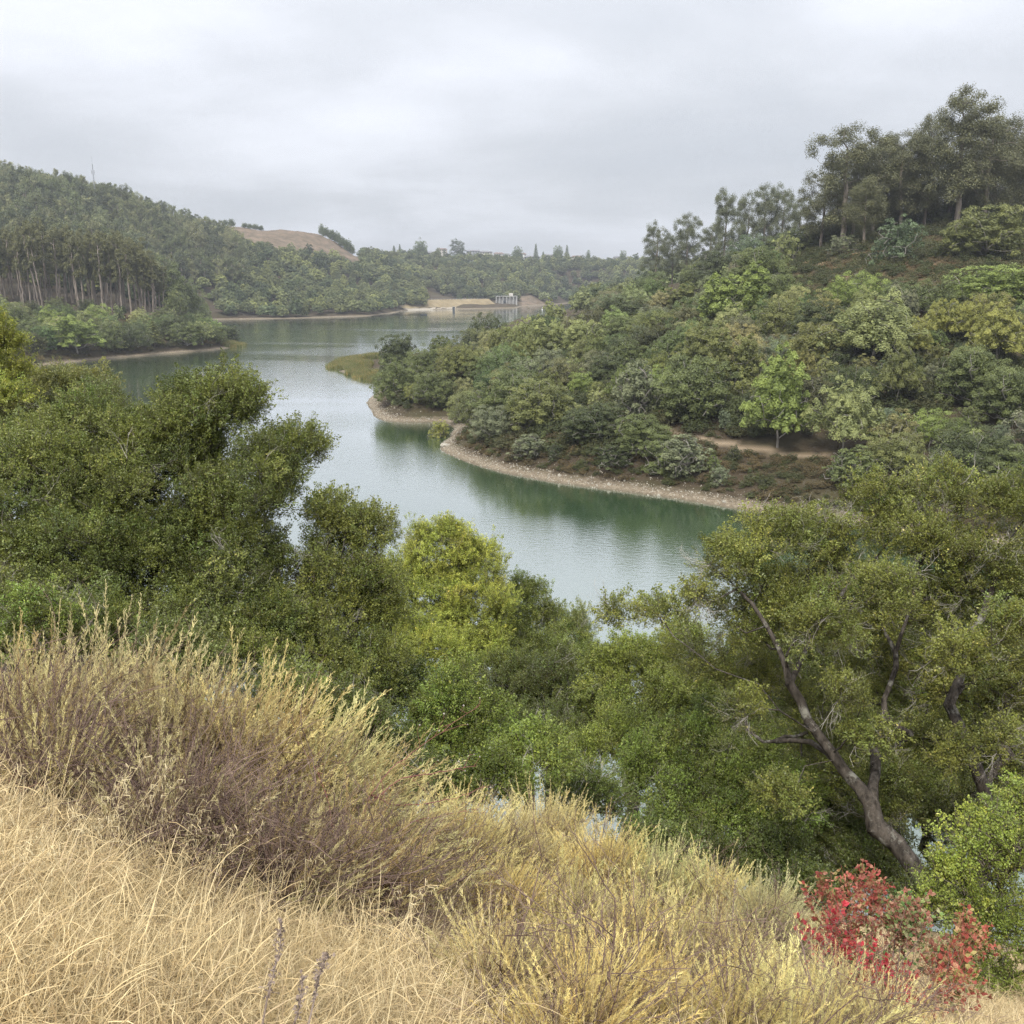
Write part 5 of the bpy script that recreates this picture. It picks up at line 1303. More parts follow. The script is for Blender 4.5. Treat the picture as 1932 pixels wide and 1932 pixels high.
GN_ = 'oaks close by on the near slope'
tot = 0
tot += near_tree('oak_tree', 'big dense oak filling the left side, its crooked brown limb showing in the middle', 'tree', GN_, (345, 21), [(300, 950, 190, 20), (160, 860, 150, 21), (330, 830, 120, 20), (420, 765, 86, 20), (370, 755, 52, 20.5), (470, 760, 50, 20), (560, 850, 66, 20), (530, 900, 70, 19.5), (470, 930, 110, 19), (50, 960, 170, 19), (450, 1080, 130, 18.5), (300, 1100, 150, 19), (130, 1060, 130, 18), (180, 1190, 110, 16.5), (40, 1180, 120, 16.5), (350, 1210, 110, 17), (500, 1180, 100, 17.5)], 101,
    trunk=[(350, 1150, 20.5), (345, 1060, 20.2), (325, 1010, 20.2)], limbs=[[(340, 1050, 20.2), (390, 920, 20), (420, 800, 20)], [(335, 1030, 20), (250, 960, 20), (160, 880, 20.5)], [(350, 1080, 20), (450, 960, 19.5), (540, 870, 19.8)]], tint=(.68, .76, .66), tint2=(1.15, 1.15, .85), tips_m2=10, dead=.05, trunk_r=.26)
tot += near_tree('oak_tree', 'grey twiggy oak behind the big left oak, its top over the far inlet', 'tree', GN_, (90, 29), [(100, 770, 85, 28), (190, 735, 42, 28), (40, 790, 100, 27), (210, 785, 50, 28), (150, 730, 40, 28)], 102, tint=(.85, .85, .95), tint2=(1.2, 1.1, 1.0), dead=.16, per_tip=11, trunk_r=.2)
tot += near_tree('willow_tree', 'yellow green narrow leaved tree cut by the left edge', 'tree', GN_, (-10, 26), [(5, 655, 42, 25), (10, 700, 50, 25), (20, 750, 38, 24), (-20, 620, 40, 25)], 103, tint=(1.35, 1.4, .9), tint2=(1.6, 1.45, .8), G=G_SPW, nk=5, dead=.02, trunk_r=.14, per_tip=13)
tot += near_tree('oak_tree', 'dark leafy oak with a bleached dead branch, right of the big left oak', 'tree', GN_, (600, 20), [(690, 1010, 74, 19.5), (640, 1110, 120, 19), (560, 1210, 120, 18), (700, 1150, 70, 19), (620, 980, 60, 19.5), (440, 1250, 110, 16.5), (610, 1290, 100, 17), (700, 1260, 80, 18)], 104, tint=(.78, .84, .70), tint2=(1.25, 1.2, .85), dead=.08, trunk_r=.2)
tot += near_tree('willow_tree', 'bright yellow green willow reaching over the water in the centre', 'tree', GN_, (820, 33), [(830, 1055, 85, 32), (900, 1070, 62, 32), (850, 1010, 40, 32), (800, 1150, 100, 31), (900, 1150, 80, 31), (740, 1100, 60, 32), (820, 1240, 90, 29), (900, 1230, 70, 30), (740, 1200, 70, 30)], 105, tint=(1.85, 1.8, 1.15), tint2=(1.4, 1.5, .9), G=G_SPW, nk=5, tips_m2=8, per_tip=12, dead=.03, trunk_r=.2, puff=.36)
tot += near_tree('oak_tree', 'mid green oak at the water in the centre, right of the yellow green willow', 'tree', GN_, (1000, 34), [(1000, 1150, 62, 33), (1060, 1200, 72, 33), (950, 1220, 74, 32), (1110, 1240, 50, 32), (1020, 1260, 90, 31), (985, 1110, 34, 33), (940, 1290, 80, 28), (1050, 1320, 80, 28)], 106, tint=(.80, .90, .72), tint2=(1.15, 1.15, .8), tips_m2=8, per_tip=13, dead=.04, puff=.36)
tot += near_tree('oak_tree', 'rounded bright green oak bush in the centre below the willow', 'bush', GN_, (880, 17.5), [(865, 1325, 78, 17), (920, 1350, 55, 17), (810, 1370, 60, 17.5), (870, 1410, 80, 17), (780, 1430, 60, 17), (940, 1430, 60, 16.5)], 107, tint=(1.0, 1.15, .8), dead=.03, trunk_r=.10, puff=.24)
tot += near_tree('oak_tree', 'shadowy oak with grey inner branches, between the rounded bush and the large right oak', 'tree', GN_, (1040, 25), [(1050, 1310, 85, 24), (980, 1300, 70, 25), (1110, 1350, 70, 23), (1060, 1400, 80, 21), (980, 1380, 60, 21)], 108, tint=(.55, .6, .5), dead=.2, per_tip=11, trunk_r=.16)
tot += near_tree('oak_tree', 'small fresh green oak low in the centre over the pale grass edge', 'bush', GN_, (1010, 15), [(1010, 1410, 52, 14.5), (960, 1430, 40, 14.5), (1040, 1440, 44, 14)], 109, tint=(1.05, 1.18, .8), dead=.02, trunk_r=.08, puff=.22, tips_m2=9)
tot += near_tree('oak_tree', 'lime tinged oak left of the large right oak, under its outer twigs', 'tree', GN_, (1200, 25), [(1200, 1270, 90, 24), (1140, 1330, 74, 23), (1270, 1310, 80, 23), (1130, 1260, 46, 24), (1180, 1400, 80, 21), (1100, 1420, 60, 20), (1290, 1220, 60, 24)], 110, tint=(1.15, 1.2, .8), tint2=(1.0, 1.1, .8), dead=.06, trunk_r=.16)
tot += near_tree('oak_tree', 'round green oak below the lime tinged one, beside the little gap of open water', 'tree', GN_, (1270, 19.5), [(1230, 1450, 80, 19), (1310, 1500, 88, 18.5), (1280, 1400, 60, 19.5), (1380, 1560, 80, 17.5), (1400, 1440, 80, 19), (1260, 1560, 60, 16.5), (1480, 1500, 80, 18), (1350, 1380, 70, 20)], 111, tint=(.82, .95, .66), dead=.12, trunk_r=.14)
tot += near_tree('oak_tree', 'large leaning oak at the right, its long dark trunk slanting up to the left', 'tree', GN_, (1760, 14.5), [(1380, 1070, 80, 18.5), (1470, 1010, 80, 18.5), (1320, 1140, 60, 18), (1240, 1165, 48, 18), (1165, 1160, 36, 18.5), (1560, 1010, 70, 19), (1660, 960, 80, 19), (1780, 920, 70, 19), (1720, 1010, 90, 18.5), (1500, 1130, 100, 18.5), (1600, 1180, 100, 19.5), (1450, 1290, 90, 19.5), (1560, 1340, 100, 19.5), (1640, 1460, 90, 18.5), (1330, 1260, 70, 19), (1420, 1180, 80, 18.5), (1680, 1280, 100, 19.5), (1720, 1150, 90, 19), (1590, 1090, 80, 19), (1540, 1470, 90, 19), (1560, 1190, 80, 16.2), (1400, 1350, 50, 16), (1640, 1390, 60, 15.5), (1470, 1500, 60, 15.6), (1660, 1120, 80, 16.5), (1600, 1310, 50, 15.6), (1650, 1580, 80, 19), (1740, 1400, 80, 18)], 112,
    trunk=[(1740, 1660, 14.8), (1690, 1590, 15.2), (1625, 1490, 15.8), (1570, 1420, 16.2), (1525, 1360, 16.6)], limbs=[[(1525, 1360, 16.6), (1490, 1290, 16.8), (1470, 1225, 17.2), (1420, 1140, 17.8), (1370, 1090, 18.2)], [(1540, 1380, 16.4), (1470, 1340, 16.4), (1430, 1290, 16.6), (1350, 1262, 17), (1270, 1200, 17.4)], [(1500, 1300, 16.8), (1545, 1180, 18), (1620, 1080, 18.6), (1700, 990, 18.8)], [(1600, 1450, 16), (1530, 1400, 17), (1440, 1400, 18)], [(1640, 1510, 15.6), (1660, 1380, 17), (1690, 1230, 18), (1760, 1000, 18.8)]],
    tint=(.88, .92, .76), tint2=(1.5, 1.42, 1.05), dead=.27, per_tip=12, trunk_r=.17, tips_m2=9.5)
tot += near_tree('oak_tree', 'oak at the right edge with a dark upright trunk and pale leaning top twigs', 'tree', GN_, (1900, 16), [(1905, 950, 80, 18), (1880, 1060, 90, 18), (1800, 1130, 80, 18.5), (1930, 1180, 110, 18), (1850, 1290, 100, 18), (1760, 1280, 80, 18.5), (1960, 1330, 110, 17.5), (1840, 1420, 80, 18), (1920, 1440, 90, 17.5), (1800, 1520, 70, 17), (1780, 1040, 70, 19), (1820, 1230, 80, 15.6), (1900, 1180, 70, 15.6), (1790, 1420, 46, 15), (1900, 1400, 60, 15)], 113,
    trunk=[(1870, 1560, 15.6), (1850, 1470, 15.8), (1810, 1370, 16.3), (1780, 1290, 16.8)], limbs=[[(1800, 1340, 16.5), (1830, 1200, 17.3), (1890, 1060, 18)], [(1860, 1500, 15.8), (1920, 1460, 16), (1990, 1440, 16)]], tint=(.84, .88, .72), tint2=(1.4, 1.3, .95), dead=.27, per_tip=12, trunk_r=.17, tips_m2=9.5)
tot += near_tree('bush', 'bright small leaved bush in the lower right corner', 'bush', None, (1890, 7.6), [(1880, 1600, 100, 7.4), (1800, 1700, 80, 7.2), (1900, 1760, 110, 7.2), (1780, 1640, 46, 7.3), (1940, 1520, 60, 7.6), (1860, 1860, 80, 7.0)], 114, tint=(1.35, 1.45, .85), tint2=(1.0, 1.15, .8), G=G_SPB, nk=5, tips_m2=34, per_tip=10, puff=.13, dead=.05, trunk_r=.05, wood_mat=M_TWIG)
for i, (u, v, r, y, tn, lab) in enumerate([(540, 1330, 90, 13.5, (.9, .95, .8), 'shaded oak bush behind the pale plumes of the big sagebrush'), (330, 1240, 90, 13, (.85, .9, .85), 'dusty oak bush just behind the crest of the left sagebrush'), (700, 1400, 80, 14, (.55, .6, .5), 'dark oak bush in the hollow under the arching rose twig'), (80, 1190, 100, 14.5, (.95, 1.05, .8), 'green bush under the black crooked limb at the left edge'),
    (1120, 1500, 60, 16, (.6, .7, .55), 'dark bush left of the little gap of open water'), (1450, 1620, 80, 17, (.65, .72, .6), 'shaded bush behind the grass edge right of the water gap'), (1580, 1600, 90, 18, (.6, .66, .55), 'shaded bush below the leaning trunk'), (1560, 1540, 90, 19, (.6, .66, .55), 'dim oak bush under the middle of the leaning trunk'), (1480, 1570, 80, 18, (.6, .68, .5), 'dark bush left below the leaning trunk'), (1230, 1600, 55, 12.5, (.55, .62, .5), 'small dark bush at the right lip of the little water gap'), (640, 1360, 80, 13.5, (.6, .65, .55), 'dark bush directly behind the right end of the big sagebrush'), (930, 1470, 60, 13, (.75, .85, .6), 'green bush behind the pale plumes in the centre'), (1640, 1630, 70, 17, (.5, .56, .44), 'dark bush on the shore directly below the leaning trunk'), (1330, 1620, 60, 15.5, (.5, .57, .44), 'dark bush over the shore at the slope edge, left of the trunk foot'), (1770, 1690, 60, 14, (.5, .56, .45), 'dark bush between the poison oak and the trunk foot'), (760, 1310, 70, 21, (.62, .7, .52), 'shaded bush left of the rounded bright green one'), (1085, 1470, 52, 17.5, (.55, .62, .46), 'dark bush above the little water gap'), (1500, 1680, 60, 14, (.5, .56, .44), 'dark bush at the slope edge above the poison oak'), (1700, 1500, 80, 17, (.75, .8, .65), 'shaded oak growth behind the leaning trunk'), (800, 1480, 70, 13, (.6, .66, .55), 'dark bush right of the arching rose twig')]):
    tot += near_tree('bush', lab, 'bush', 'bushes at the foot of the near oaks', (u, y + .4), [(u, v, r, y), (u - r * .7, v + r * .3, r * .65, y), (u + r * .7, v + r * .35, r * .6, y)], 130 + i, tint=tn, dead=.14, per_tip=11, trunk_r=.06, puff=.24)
BK = [(1330, 1330, 100, 29, 'oak standing in the shade behind the forked limbs, left of the leaning trunk'), (1500, 1230, 110, 30, 'oak behind the upper fork of the leaning trunk'), (1640, 1290, 110, 30, 'oak seen between the two dark trunks at the right'), (1790, 1210, 100, 31, 'oak behind the upright trunk, below the patch of green water'),
      (1900, 1330, 120, 29, 'oak behind the upright trunk at the right edge'), (1450, 1440, 110, 26, 'low oak over the hidden shore behind the leaning trunk'), (1620, 1440, 110, 26, 'low oak over the hidden shore between the two trunks'), (1790, 1450, 110, 26, 'low oak behind the foot of the upright trunk'), (1930, 1500, 110, 24, 'low oak at the right edge behind the corner bush'), (1300, 1390, 90, 26, 'small oak behind the round green oak at the water gap')]
for i, (u, v, r, y, lab) in enumerate(BK):
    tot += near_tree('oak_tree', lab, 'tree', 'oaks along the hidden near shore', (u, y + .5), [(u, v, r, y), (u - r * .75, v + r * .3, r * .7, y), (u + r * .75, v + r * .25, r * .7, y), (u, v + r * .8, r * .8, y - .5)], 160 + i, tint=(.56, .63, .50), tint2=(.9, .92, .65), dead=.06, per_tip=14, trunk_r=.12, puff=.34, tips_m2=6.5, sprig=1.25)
print('near sprigs', tot, time.time() - T0)
# ------------------------------------------------------------------ dry grass, sagebrush, poison oak, brambles at the viewer's feet
def dry_mat(name, stops, rough=.7, trans=.25, inst=True):
    m = new_mat(name); t = NT(m)
    h = t.attr('h').outputs['Fac']; r = t.attr('rnd').outputs['Fac']
    f = t.math('ADD', h, t.math('MULTIPLY', t.math('SUBTRACT', r, .5), .35), clamp=True)
    c = t.ramp(f, stops)
    if inst:
        mm = t.n('ShaderNodeMix', data_type='RGBA', blend_type='MULTIPLY'); mm.inputs[0].default_value = 1
        t.t.links.new(c, mm.inputs[6]); t.t.links.new(t.attr('tint', 'INSTANCER').outputs['Vector'], mm.inputs[7]); c = mm.outputs[2]
    p = t.n('ShaderNodeBsdfPrincipled', {'Base Color': c, 'Roughness': rough, 'Specular IOR Level': .25})
    tr = t.n('ShaderNodeBsdfTranslucent', {'Color': c}); mx = t.n('ShaderNodeMixShader', {0: trans, 1: p.outputs[0], 2: tr.outputs[0]})
    t.out(mx.outputs[0]); return m
M_GRASS = dry_mat('dry grass', [(0.0, (0.34, 0.25, 0.15)), (.35, (0.62, 0.48, 0.27)), (.7, (0.78, 0.645, 0.39)), (1.0, (0.86, 0.75, 0.50))])
M_SAGE = dry_mat('sagebrush plumes', [(0.0, (0.17, 0.115, 0.095)), (.30, (0.30, 0.225, 0.17)), (.50, (0.52, 0.43, 0.24)), (.75, (0.69, 0.61, 0.30)), (1.0, (0.76, 0.69, 0.35))])
M_SAGEW = bark_mat('sagebrush stems', (0.10, 0.065, 0.05), (0.27, 0.19, 0.155), 14)
M_RED = dry_mat('poison oak leaves', [(0.0, (0.42, 0.12, 0.10)), (.3, (0.50, 0.24, 0.18)), (.55, (0.48, 0.33, 0.20)), (.85, (0.38, 0.36, 0.15)), (1.0, (0.16, 0.22, 0.08))], .5, .35)

def strips(P, W_, attr):
    """ribbons: P (n, k, 3) centre lines, W_ (n, k, 3) half width vectors"""
    n, k, _ = P.shape
    V = np.stack([P - W_, P + W_], 2).reshape(-1, 3)
    i = (np.arange(n) * 2 * k)[:, None] + (np.arange(k - 1) * 2)[None]
    Q = np.stack([i, i + 1, i + 3, i + 2], -1).reshape(-1, 4)
    return V, Q
def blade_tuft(seed, n=60, spread=.10, lmin=.14, lmax=.42, width=.0019, lay=.9, up=.55):
    rng = np.random.default_rng(seed)
    b = np.stack([rng.normal(0, spread, n), rng.normal(0, spread, n), np.full(n, -.01)], 1)
    a = rng.uniform(0, 6.28, n); L = rng.uniform(lmin, lmax, n)
    d0 = unit(np.stack([np.cos(a) * lay, np.sin(a) * lay, rng.uniform(up * .4, up * 1.8, n)], 1))
    k = 5; P = np.zeros((n, k, 3)); P[:, 0] = b; d = d0.copy()
    for j in range(1, k):
        d = unit(d + rng.normal(0, .17, (n, 3)) + np.array([0, 0, -.24])); P[:, j] = P[:, j - 1] + d * (L / (k - 1))[:, None]
    P[:, :, 2] = np.maximum(P[:, :, 2], .004 + .02 * rng.uniform(0, 1, (n, 1)))
    s = unit(np.cross(d0, np.array([0, 0, 1.0]) + rng.normal(0, .5, (n, 3)))); w = width * rng.uniform(.5, 1.7, n)
    Wd = s[:, None] * w[:, None, None] * np.array([1, 1, .9, .7, .15])[None, :, None]
    V, Q = strips(P, Wd, None)
    h = np.tile(np.array([.15, .4, .6, .8]), n) * .7 + np.repeat(rng.uniform(0, .35, n), 4)
    return mesh_np('tuft', V, Q, M_GRASS, face_attr={'h': h, 'rnd': np.repeat(rng.uniform(0, 1, n), 4)})
C_GR = lib_collection('grass_tufts', [blade_tuft(i, 260, .20, .05, .24, .00115, .6, 1.05) for i in range(5)] + [blade_tuft(10 + i, 26, .06, .15, .36, .0012, .6, .9) for i in range(3)]); G_GR = scatter_group(C_GR)

def plume(seed, ln=.50, side=58, green=0.0):
    rng = np.random.default_rng(seed); V, Q, H, Rn = [], [], [], []; off = 0
    k = 7; t = np.linspace(0, 1, k); bend = rng.uniform(-.10, .10); C = np.stack([t * ln, bend * t ** 2 * ln, .06 * np.sin(t * 3) * ln + .12 * t ** 2 * ln], 1)
    P = C[None]; Wd = np.zeros((1, k, 3)); Wd[0, :, 2] = np.linspace(.0020, .0007, k)
    v, q = strips(P, Wd, None); V.append(v); Q.append(q + off); off += len(v); H.append(t[:-1] * .9); Rn.append(np.full(k - 1, .5))
    Wd2 = np.zeros((1, k, 3)); Wd2[0, :, 1] = np.linspace(.0020, .0007, k); v, q = strips(P, Wd2, None); V.append(v); Q.append(q + off); off += len(v); H.append(t[:-1] * .9); Rn.append(np.full(k - 1, .5))
    ts = np.sort(rng.uniform(.18, 1.0, side)) ; base = np.stack([np.interp(ts, t, C[:, i]) for i in range(3)], 1)
    a = rng.uniform(0, 6.28, side); L = rng.uniform(.014, .046, side) * (1.25 - .6 * ts)
    d = unit(np.stack([np.full(side, 1.0), np.cos(a) * .50, np.sin(a) * .50], 1))
    tip = base + d * L[:, None]
    P = np.stack([base, (base + tip) / 2 + rng.normal(0, .002, (side, 3)), tip], 1)
    w = unit(np.cross(d, rng.normal(0, 1, (side, 3)))) * .0014; Wd = w[:, None] * np.array([.6, 1.1, .5])[None, :, None]
    v, q = strips(P, Wd, None); V.append(v); Q.append(q + off); off += len(v); H.append(np.repeat(ts * .95 + .1, 2)); Rn.append(np.repeat(rng.uniform(0, 1, side), 2))
    # small leaf and seed clusters on the side shoots
    m = side * 2; ii = rng.integers(0, side, m); f = rng.uniform(.2, 1, m)[:, None]; p = base[ii] * (1 - f) + tip[ii] * f + rng.normal(0, .002, (m, 3))
    v, q = quads(p, rng.normal(0, 1, (m, 3)), np.full(m, .0056), rng, .5); V.append(v); Q.append(q + off); H.append(ts[ii] + .05 + green); Rn.append(rng.uniform(0, 1, m))
    return mesh_np('plume', np.concatenate(V), np.concatenate(Q), M_SAGE, face_attr={'h': np.clip(np.concatenate(H), 0, 1), 'rnd': np.concatenate(Rn)})
def plume_fan(seed, m=7):
    rng = np.random.default_rng(seed + 70); src = [plume(seed * 3 + i, .58 + .10 * (i - 1), 60) for i in range(3)]; data = []
    for me in src:
        a = np.zeros(len(me.vertices) * 3, np.float32); me.vertices.foreach_get('co', a); f = np.zeros(len(me.loops), np.int32); me.loops.foreach_get('vertex_index', f)
        h = np.zeros(len(me.polygons), np.float32); me.attributes['h'].data.foreach_get('value', h); r = np.zeros(len(me.polygons), np.float32); me.attributes['rnd'].data.foreach_get('value', r)
        data.append((a.reshape(-1, 3), f.reshape(-1, 4), h, r)); bpy.data.meshes.remove(me)
    V, F, H, Rn, off = [], [], [], [], 0
    for i in range(m):
        a, f, h, r = data[i % 3]; X = unit(np.array([1.0, 0, 0]) + rng.normal(0, .26, 3)); th = rng.uniform(0, 6.28); Yv = unit(np.cross(np.array([0, math.sin(th), math.cos(th)]), X)); Z = np.cross(X, Yv); sc = rng.uniform(.65, 1.15)
        V.append(np.array([rng.uniform(-.10, .08), rng.normal(0, .045), rng.normal(0, .045)]) + (a * sc) @ np.stack([X, Yv, Z])); F.append(f + off); off += len(a); H.append(h + rng.normal(0, .05)); Rn.append(r)
    return mesh_np('plume', np.concatenate(V), np.concatenate(F), M_SAGE, face_attr={'h': np.clip(np.concatenate(H), 0, 1), 'rnd': np.concatenate(Rn)})
C_PL = lib_collection('plumes', [plume_fan(i) for i in range(6)]); G_PL = scatter_group(C_PL)
C_TW2 = lib_collection('brown_twigs', [twig_fan(80 + i, M_SAGEW, .5) for i in range(5)]); G_TW2 = scatter_group(C_TW2)

SAGE = [  # column, row of top, row of foot, radius, density, wind, label
 (40, 1240, 1520, 150, 1.0, .2, 'sagebrush at the left edge, pale on top and dark mauve inside'),
 (190, 1200, 1540, 150, 1.0, .2, 'tallest sagebrush on the left, its yellow crown rising against the dark oaks'),
 (330, 1262, 1600, 150, 1.0, .4, 'sagebrush between the tallest one and the long swept plumes'),
 (460, 1300, 1650, 150, 1.1, .7, 'sagebrush with long pale plumes swept up to the right'),
 (585, 1350, 1700, 130, 1.1, .9, 'sagebrush whose plumes fan out over the hollow with the dark bushes'),
 (110, 1390, 1580, 110, .40, .1, 'half bare sagebrush at the left with dark upright stems'),
 (330, 1440, 1700, 140, .40, .1, 'brown tangled sagebrush above the straw grass, nearly leafless'),
 (520, 1500, 1765, 150, .50, .3, 'mauve brown sagebrush mound in front of the swept plumes'),
 (655, 1520, 1790, 120, .60, .5, 'straggling sagebrush at the foot of the red bramble'),
 (735, 1490, 1720, 90, .8, .5, 'small sagebrush behind the red bramble'),
 (860, 1485, 1700, 100, 1.0, .1, 'pale sagebrush in the centre at the lip of the slope'),
 (950, 1510, 1700, 80, 1.0, .1, 'low sagebrush left of the round tufted one'),
 (1030, 1490, 1690, 78, 1.15, 0, 'round tufted sagebrush with a dark middle standing by the water gap'),
 (1130, 1550, 1740, 90, 1.1, .1, 'sagebrush right of the round tufted one'),
 (1240, 1580, 1770, 90, 1.1, .2, 'grey green sagebrush beneath the bushes at the slope edge'),
 (1340, 1612, 1800, 90, 1.1, .2, 'yellow sagebrush at the slope edge left of the greyish one'),
 (1440, 1650, 1840, 90, 1.1, .2, 'greyish sagebrush at the slope edge left of the red leaves'),
 (800, 1610, 1800, 90, .6, .1, 'straw coloured sagebrush under the centre with a dark hollow at its foot'),
 (930, 1600, 1800, 100, 1.0, .2, 'dense yellow sagebrush above the tangle of dead stalks'),
 (1070, 1630, 1840, 110, 1.1, .2, 'broad yellow sagebrush in the lower centre'),
 (1210, 1670, 1880, 110, 1.1, .2, 'broad yellow sagebrush right of the lower centre'),
 (1340, 1710, 1910, 120, 1.1, .2, 'bright yellow sagebrush in the lower right meadow'),
 (1060, 1755, 1960, 120, 1.1, .1, 'near yellow sagebrush over the pale leaning stick'),
 (1200, 1790, 2010, 130, .8, .1, 'near sagebrush with purple grey stems at the bottom edge'),
 (1460, 1770, 1960, 110, 1.0, .2, 'sagebrush left of the poison oak, mixed with purple grey twigs'),
 (1360, 1850, 2060, 130, .9, .1, 'sagebrush cut by the bottom edge right of the purple grey stems'),
 (1570, 1840, 2030, 110, 1.0, .1, 'sagebrush at the bottom edge under the poison oak'),
 (940, 1850, 1960, 60, .7, 0, 'small sagebrush beside the straw grass at the bottom'),
 (1080, 1890, 2080, 120, .9, .1, 'low sagebrush at the bottom edge left of the leaning stick'),
 (1490, 1900, 2090, 110, .9, .1, 'yellow sagebrush at the bottom edge left of the one under the poison oak'),
 (1660, 1890, 2060, 80, .8, .1, 'rightmost sagebrush at the bottom edge'),
]
def foot(u, v, y0=2.2, y1=16.0):
    """where the line of sight through a picture point meets the near slope"""
    r = ray(u, v); ys = np.arange(y0, y1, .05); xs = r[0] / r[1] * ys; d = CAM_Z + r[2] / r[1] * ys - ground_z(xs, ys)
    k = int(np.argmax(d < 0)) if (d < 0).any() else len(ys) - 1
    return xs[k], ys[k]
def sage(i, u, vt, vb, rp, dens, wnd, label):
    rng = np.random.default_rng(500 + i)
    x, y = foot(u, vb); rt = ray(u, vt); s = y / rt[1]; yc = y + rp * s * .45; xc = x * yc / y
    g = gz(xc, yc); top = CAM_Z + rt[2] / rt[1] * yc; H = min(max(top - g - .24, .36), 1.5); base = np.array([xc, yc, g]); Rx = rp * s * .98 - .04
    root = link('sagebrush', None, loc=tuple(base), label=label, cat='shrub', group='dry sagebrush on the near slope')
    fine = .78 if i >= 10 else 1.0
    n = int((1150 * dens * (Rx * H * 2.2) / .8 + 140) / 5.2 / fine ** 1.7)
    # plumes rise from inside the mound and end near its skin
    d = sphere_dirs(n, rng, .02); d[:, 2] = d[:, 2] ** .8; d = unit(d)
    f = rng.uniform(.22, .80, n)[:, None]
    P = d * np.array([Rx, Rx, H * .86]) * f; P[:, 2] += .02
    wind = np.array([wnd * .8, .06, 0])
    D = unit(d * np.array([.85, .85, .55]) * (1.25 if i >= 10 else 1) + np.array([0, 0, .55 if i >= 10 else .75]) + wind + rng.normal(0, .20, (n, 3)))
    hh = P[:, 2] / H
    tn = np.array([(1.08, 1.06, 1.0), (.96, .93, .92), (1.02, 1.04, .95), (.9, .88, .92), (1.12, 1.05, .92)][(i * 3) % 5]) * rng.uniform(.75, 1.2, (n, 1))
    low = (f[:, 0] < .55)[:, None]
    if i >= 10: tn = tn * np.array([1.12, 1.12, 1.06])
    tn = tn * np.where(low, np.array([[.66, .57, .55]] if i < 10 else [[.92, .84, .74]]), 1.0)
    if i in (14, 16): tn = tn * np.array([.88, .95, 1.0])
    rot = dir_rot(D, rng); rot[:, 0] = rng.uniform(0, 6.28, n)
    sc = fine * rng.uniform(.65, 1.15, n) * (.55 + .55 * min(1.3, H / .8))
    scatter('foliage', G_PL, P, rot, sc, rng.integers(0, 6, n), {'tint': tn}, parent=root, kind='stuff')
    m = int((260 * (1.7 - dens) * Rx * H / .4 + 60) * (.35 if i >= 10 else 1))
    d = sphere_dirs(m, rng, 0.0); f = rng.uniform(.05, .85, m)[:, None]; P = d * np.array([Rx, Rx, H * .8]) * f; D = unit(d + np.array([0.1, 0, .5]) + rng.normal(0, .35, (m, 3)))
    rot = dir_rot(D, rng); rot[:, 0] = rng.uniform(0, 6.28, m)
    scatter('stems', G_TW2, P, rot, rng.uniform(.5, 1.0, m), rng.integers(0, 5, m), parent=root, kind='stuff')
    # main woody stems
    A, B, RA, RB = [], [], [], []
    for j in range(int(16 + 10 * Rx)):
        d = sphere_dirs(1, rng, .15)[0]; p = np.array([rng.normal(0, .05), rng.normal(0, .05), -.03]); q = np.array([d[0] * Rx, d[1] * Rx, d[2] * H]) * .7; k = 5; rr_ = rng.uniform(.004, .010); side = rng.normal(0, .06, 3)
        prev = p
        for a in range(1, k + 1):
            x = p + (q - p) * a / k + side * math.sin(a / k * 3.1) + rng.normal(0, .012, 3); A.append(prev); B.append(x); RA.append(rr_ * (1 - (a - 1) / k * .7)); RB.append(rr_ * (1 - a / k * .7)); prev = x
    vv, qq = tubes(np.array(A), np.array(B), np.array(RA), np.array(RB), 4)
    link('trunk', mesh_np('trunk', vv, qq, M_SAGEW, smooth=True), root)
    return n
npl = sum(sage(i, *a) for i, a in enumerate(SAGE))
print('plumes', npl, time.time() - T0)

def meadow():
    rng = np.random.default_rng(600)
    m = 17000; y = 1.75 + 8.5 * rng.uniform(0, 1, m) ** .9; x = rng.uniform(-1, 1, m) * (y * .62 + .9)
    z = ground_z(x, y); dv = (z - CAM_Z) / y; v = 966 - 1786 * np.tan(np.arctan(dv) + PITCH); u = 966 + x / (y * math.cos(PITCH) - (z - CAM_Z) * math.sin(PITCH)) * 1786
    open_ = (v > np.interp(u, [0, 200, 430, 600, 750, 850, 900, 960], [1480, 1540, 1660, 1720, 1760, 1800, 1850, 2050]))
    keep = rng.uniform(0, 1, m) < np.where(open_, 1.0, .30)
    x, y, z = x[keep], y[keep], z[keep]; n = len(x)
    w = np.where(rng.uniform(0, 1, n) < .16, rng.integers(5, 8, n), rng.integers(0, 5, n))
    pt = wob(x, y, .5, 1)[:, None]
    t = np.array([[1.0, .97, .9]]) * (1 + .12 * pt) * rng.uniform(.8, 1.15, (n, 1))
    t = np.where((rng.uniform(0, 1, (n, 1)) < .12), t * np.array([[.75, .72, .78]]), t)
    # blades lean downhill
    rot = np.stack([rng.normal(-.30, .16, n), rng.normal(.08, .16, n), np.zeros(n)], 1)
    spin = np.where(w < 5, rng.uniform(-.35, .35, n), rng.uniform(-1, 1, n)); rot[:, 2] = spin
    scatter('dry_grass', G_GR, np.stack([x, y, z], 1), rot, rng.uniform(.55, .98, n), w, {'tint': t}, kind='stuff', label='matted straw coloured grass on the near slope', cat='grass')
    print('tufts', n)
meadow()

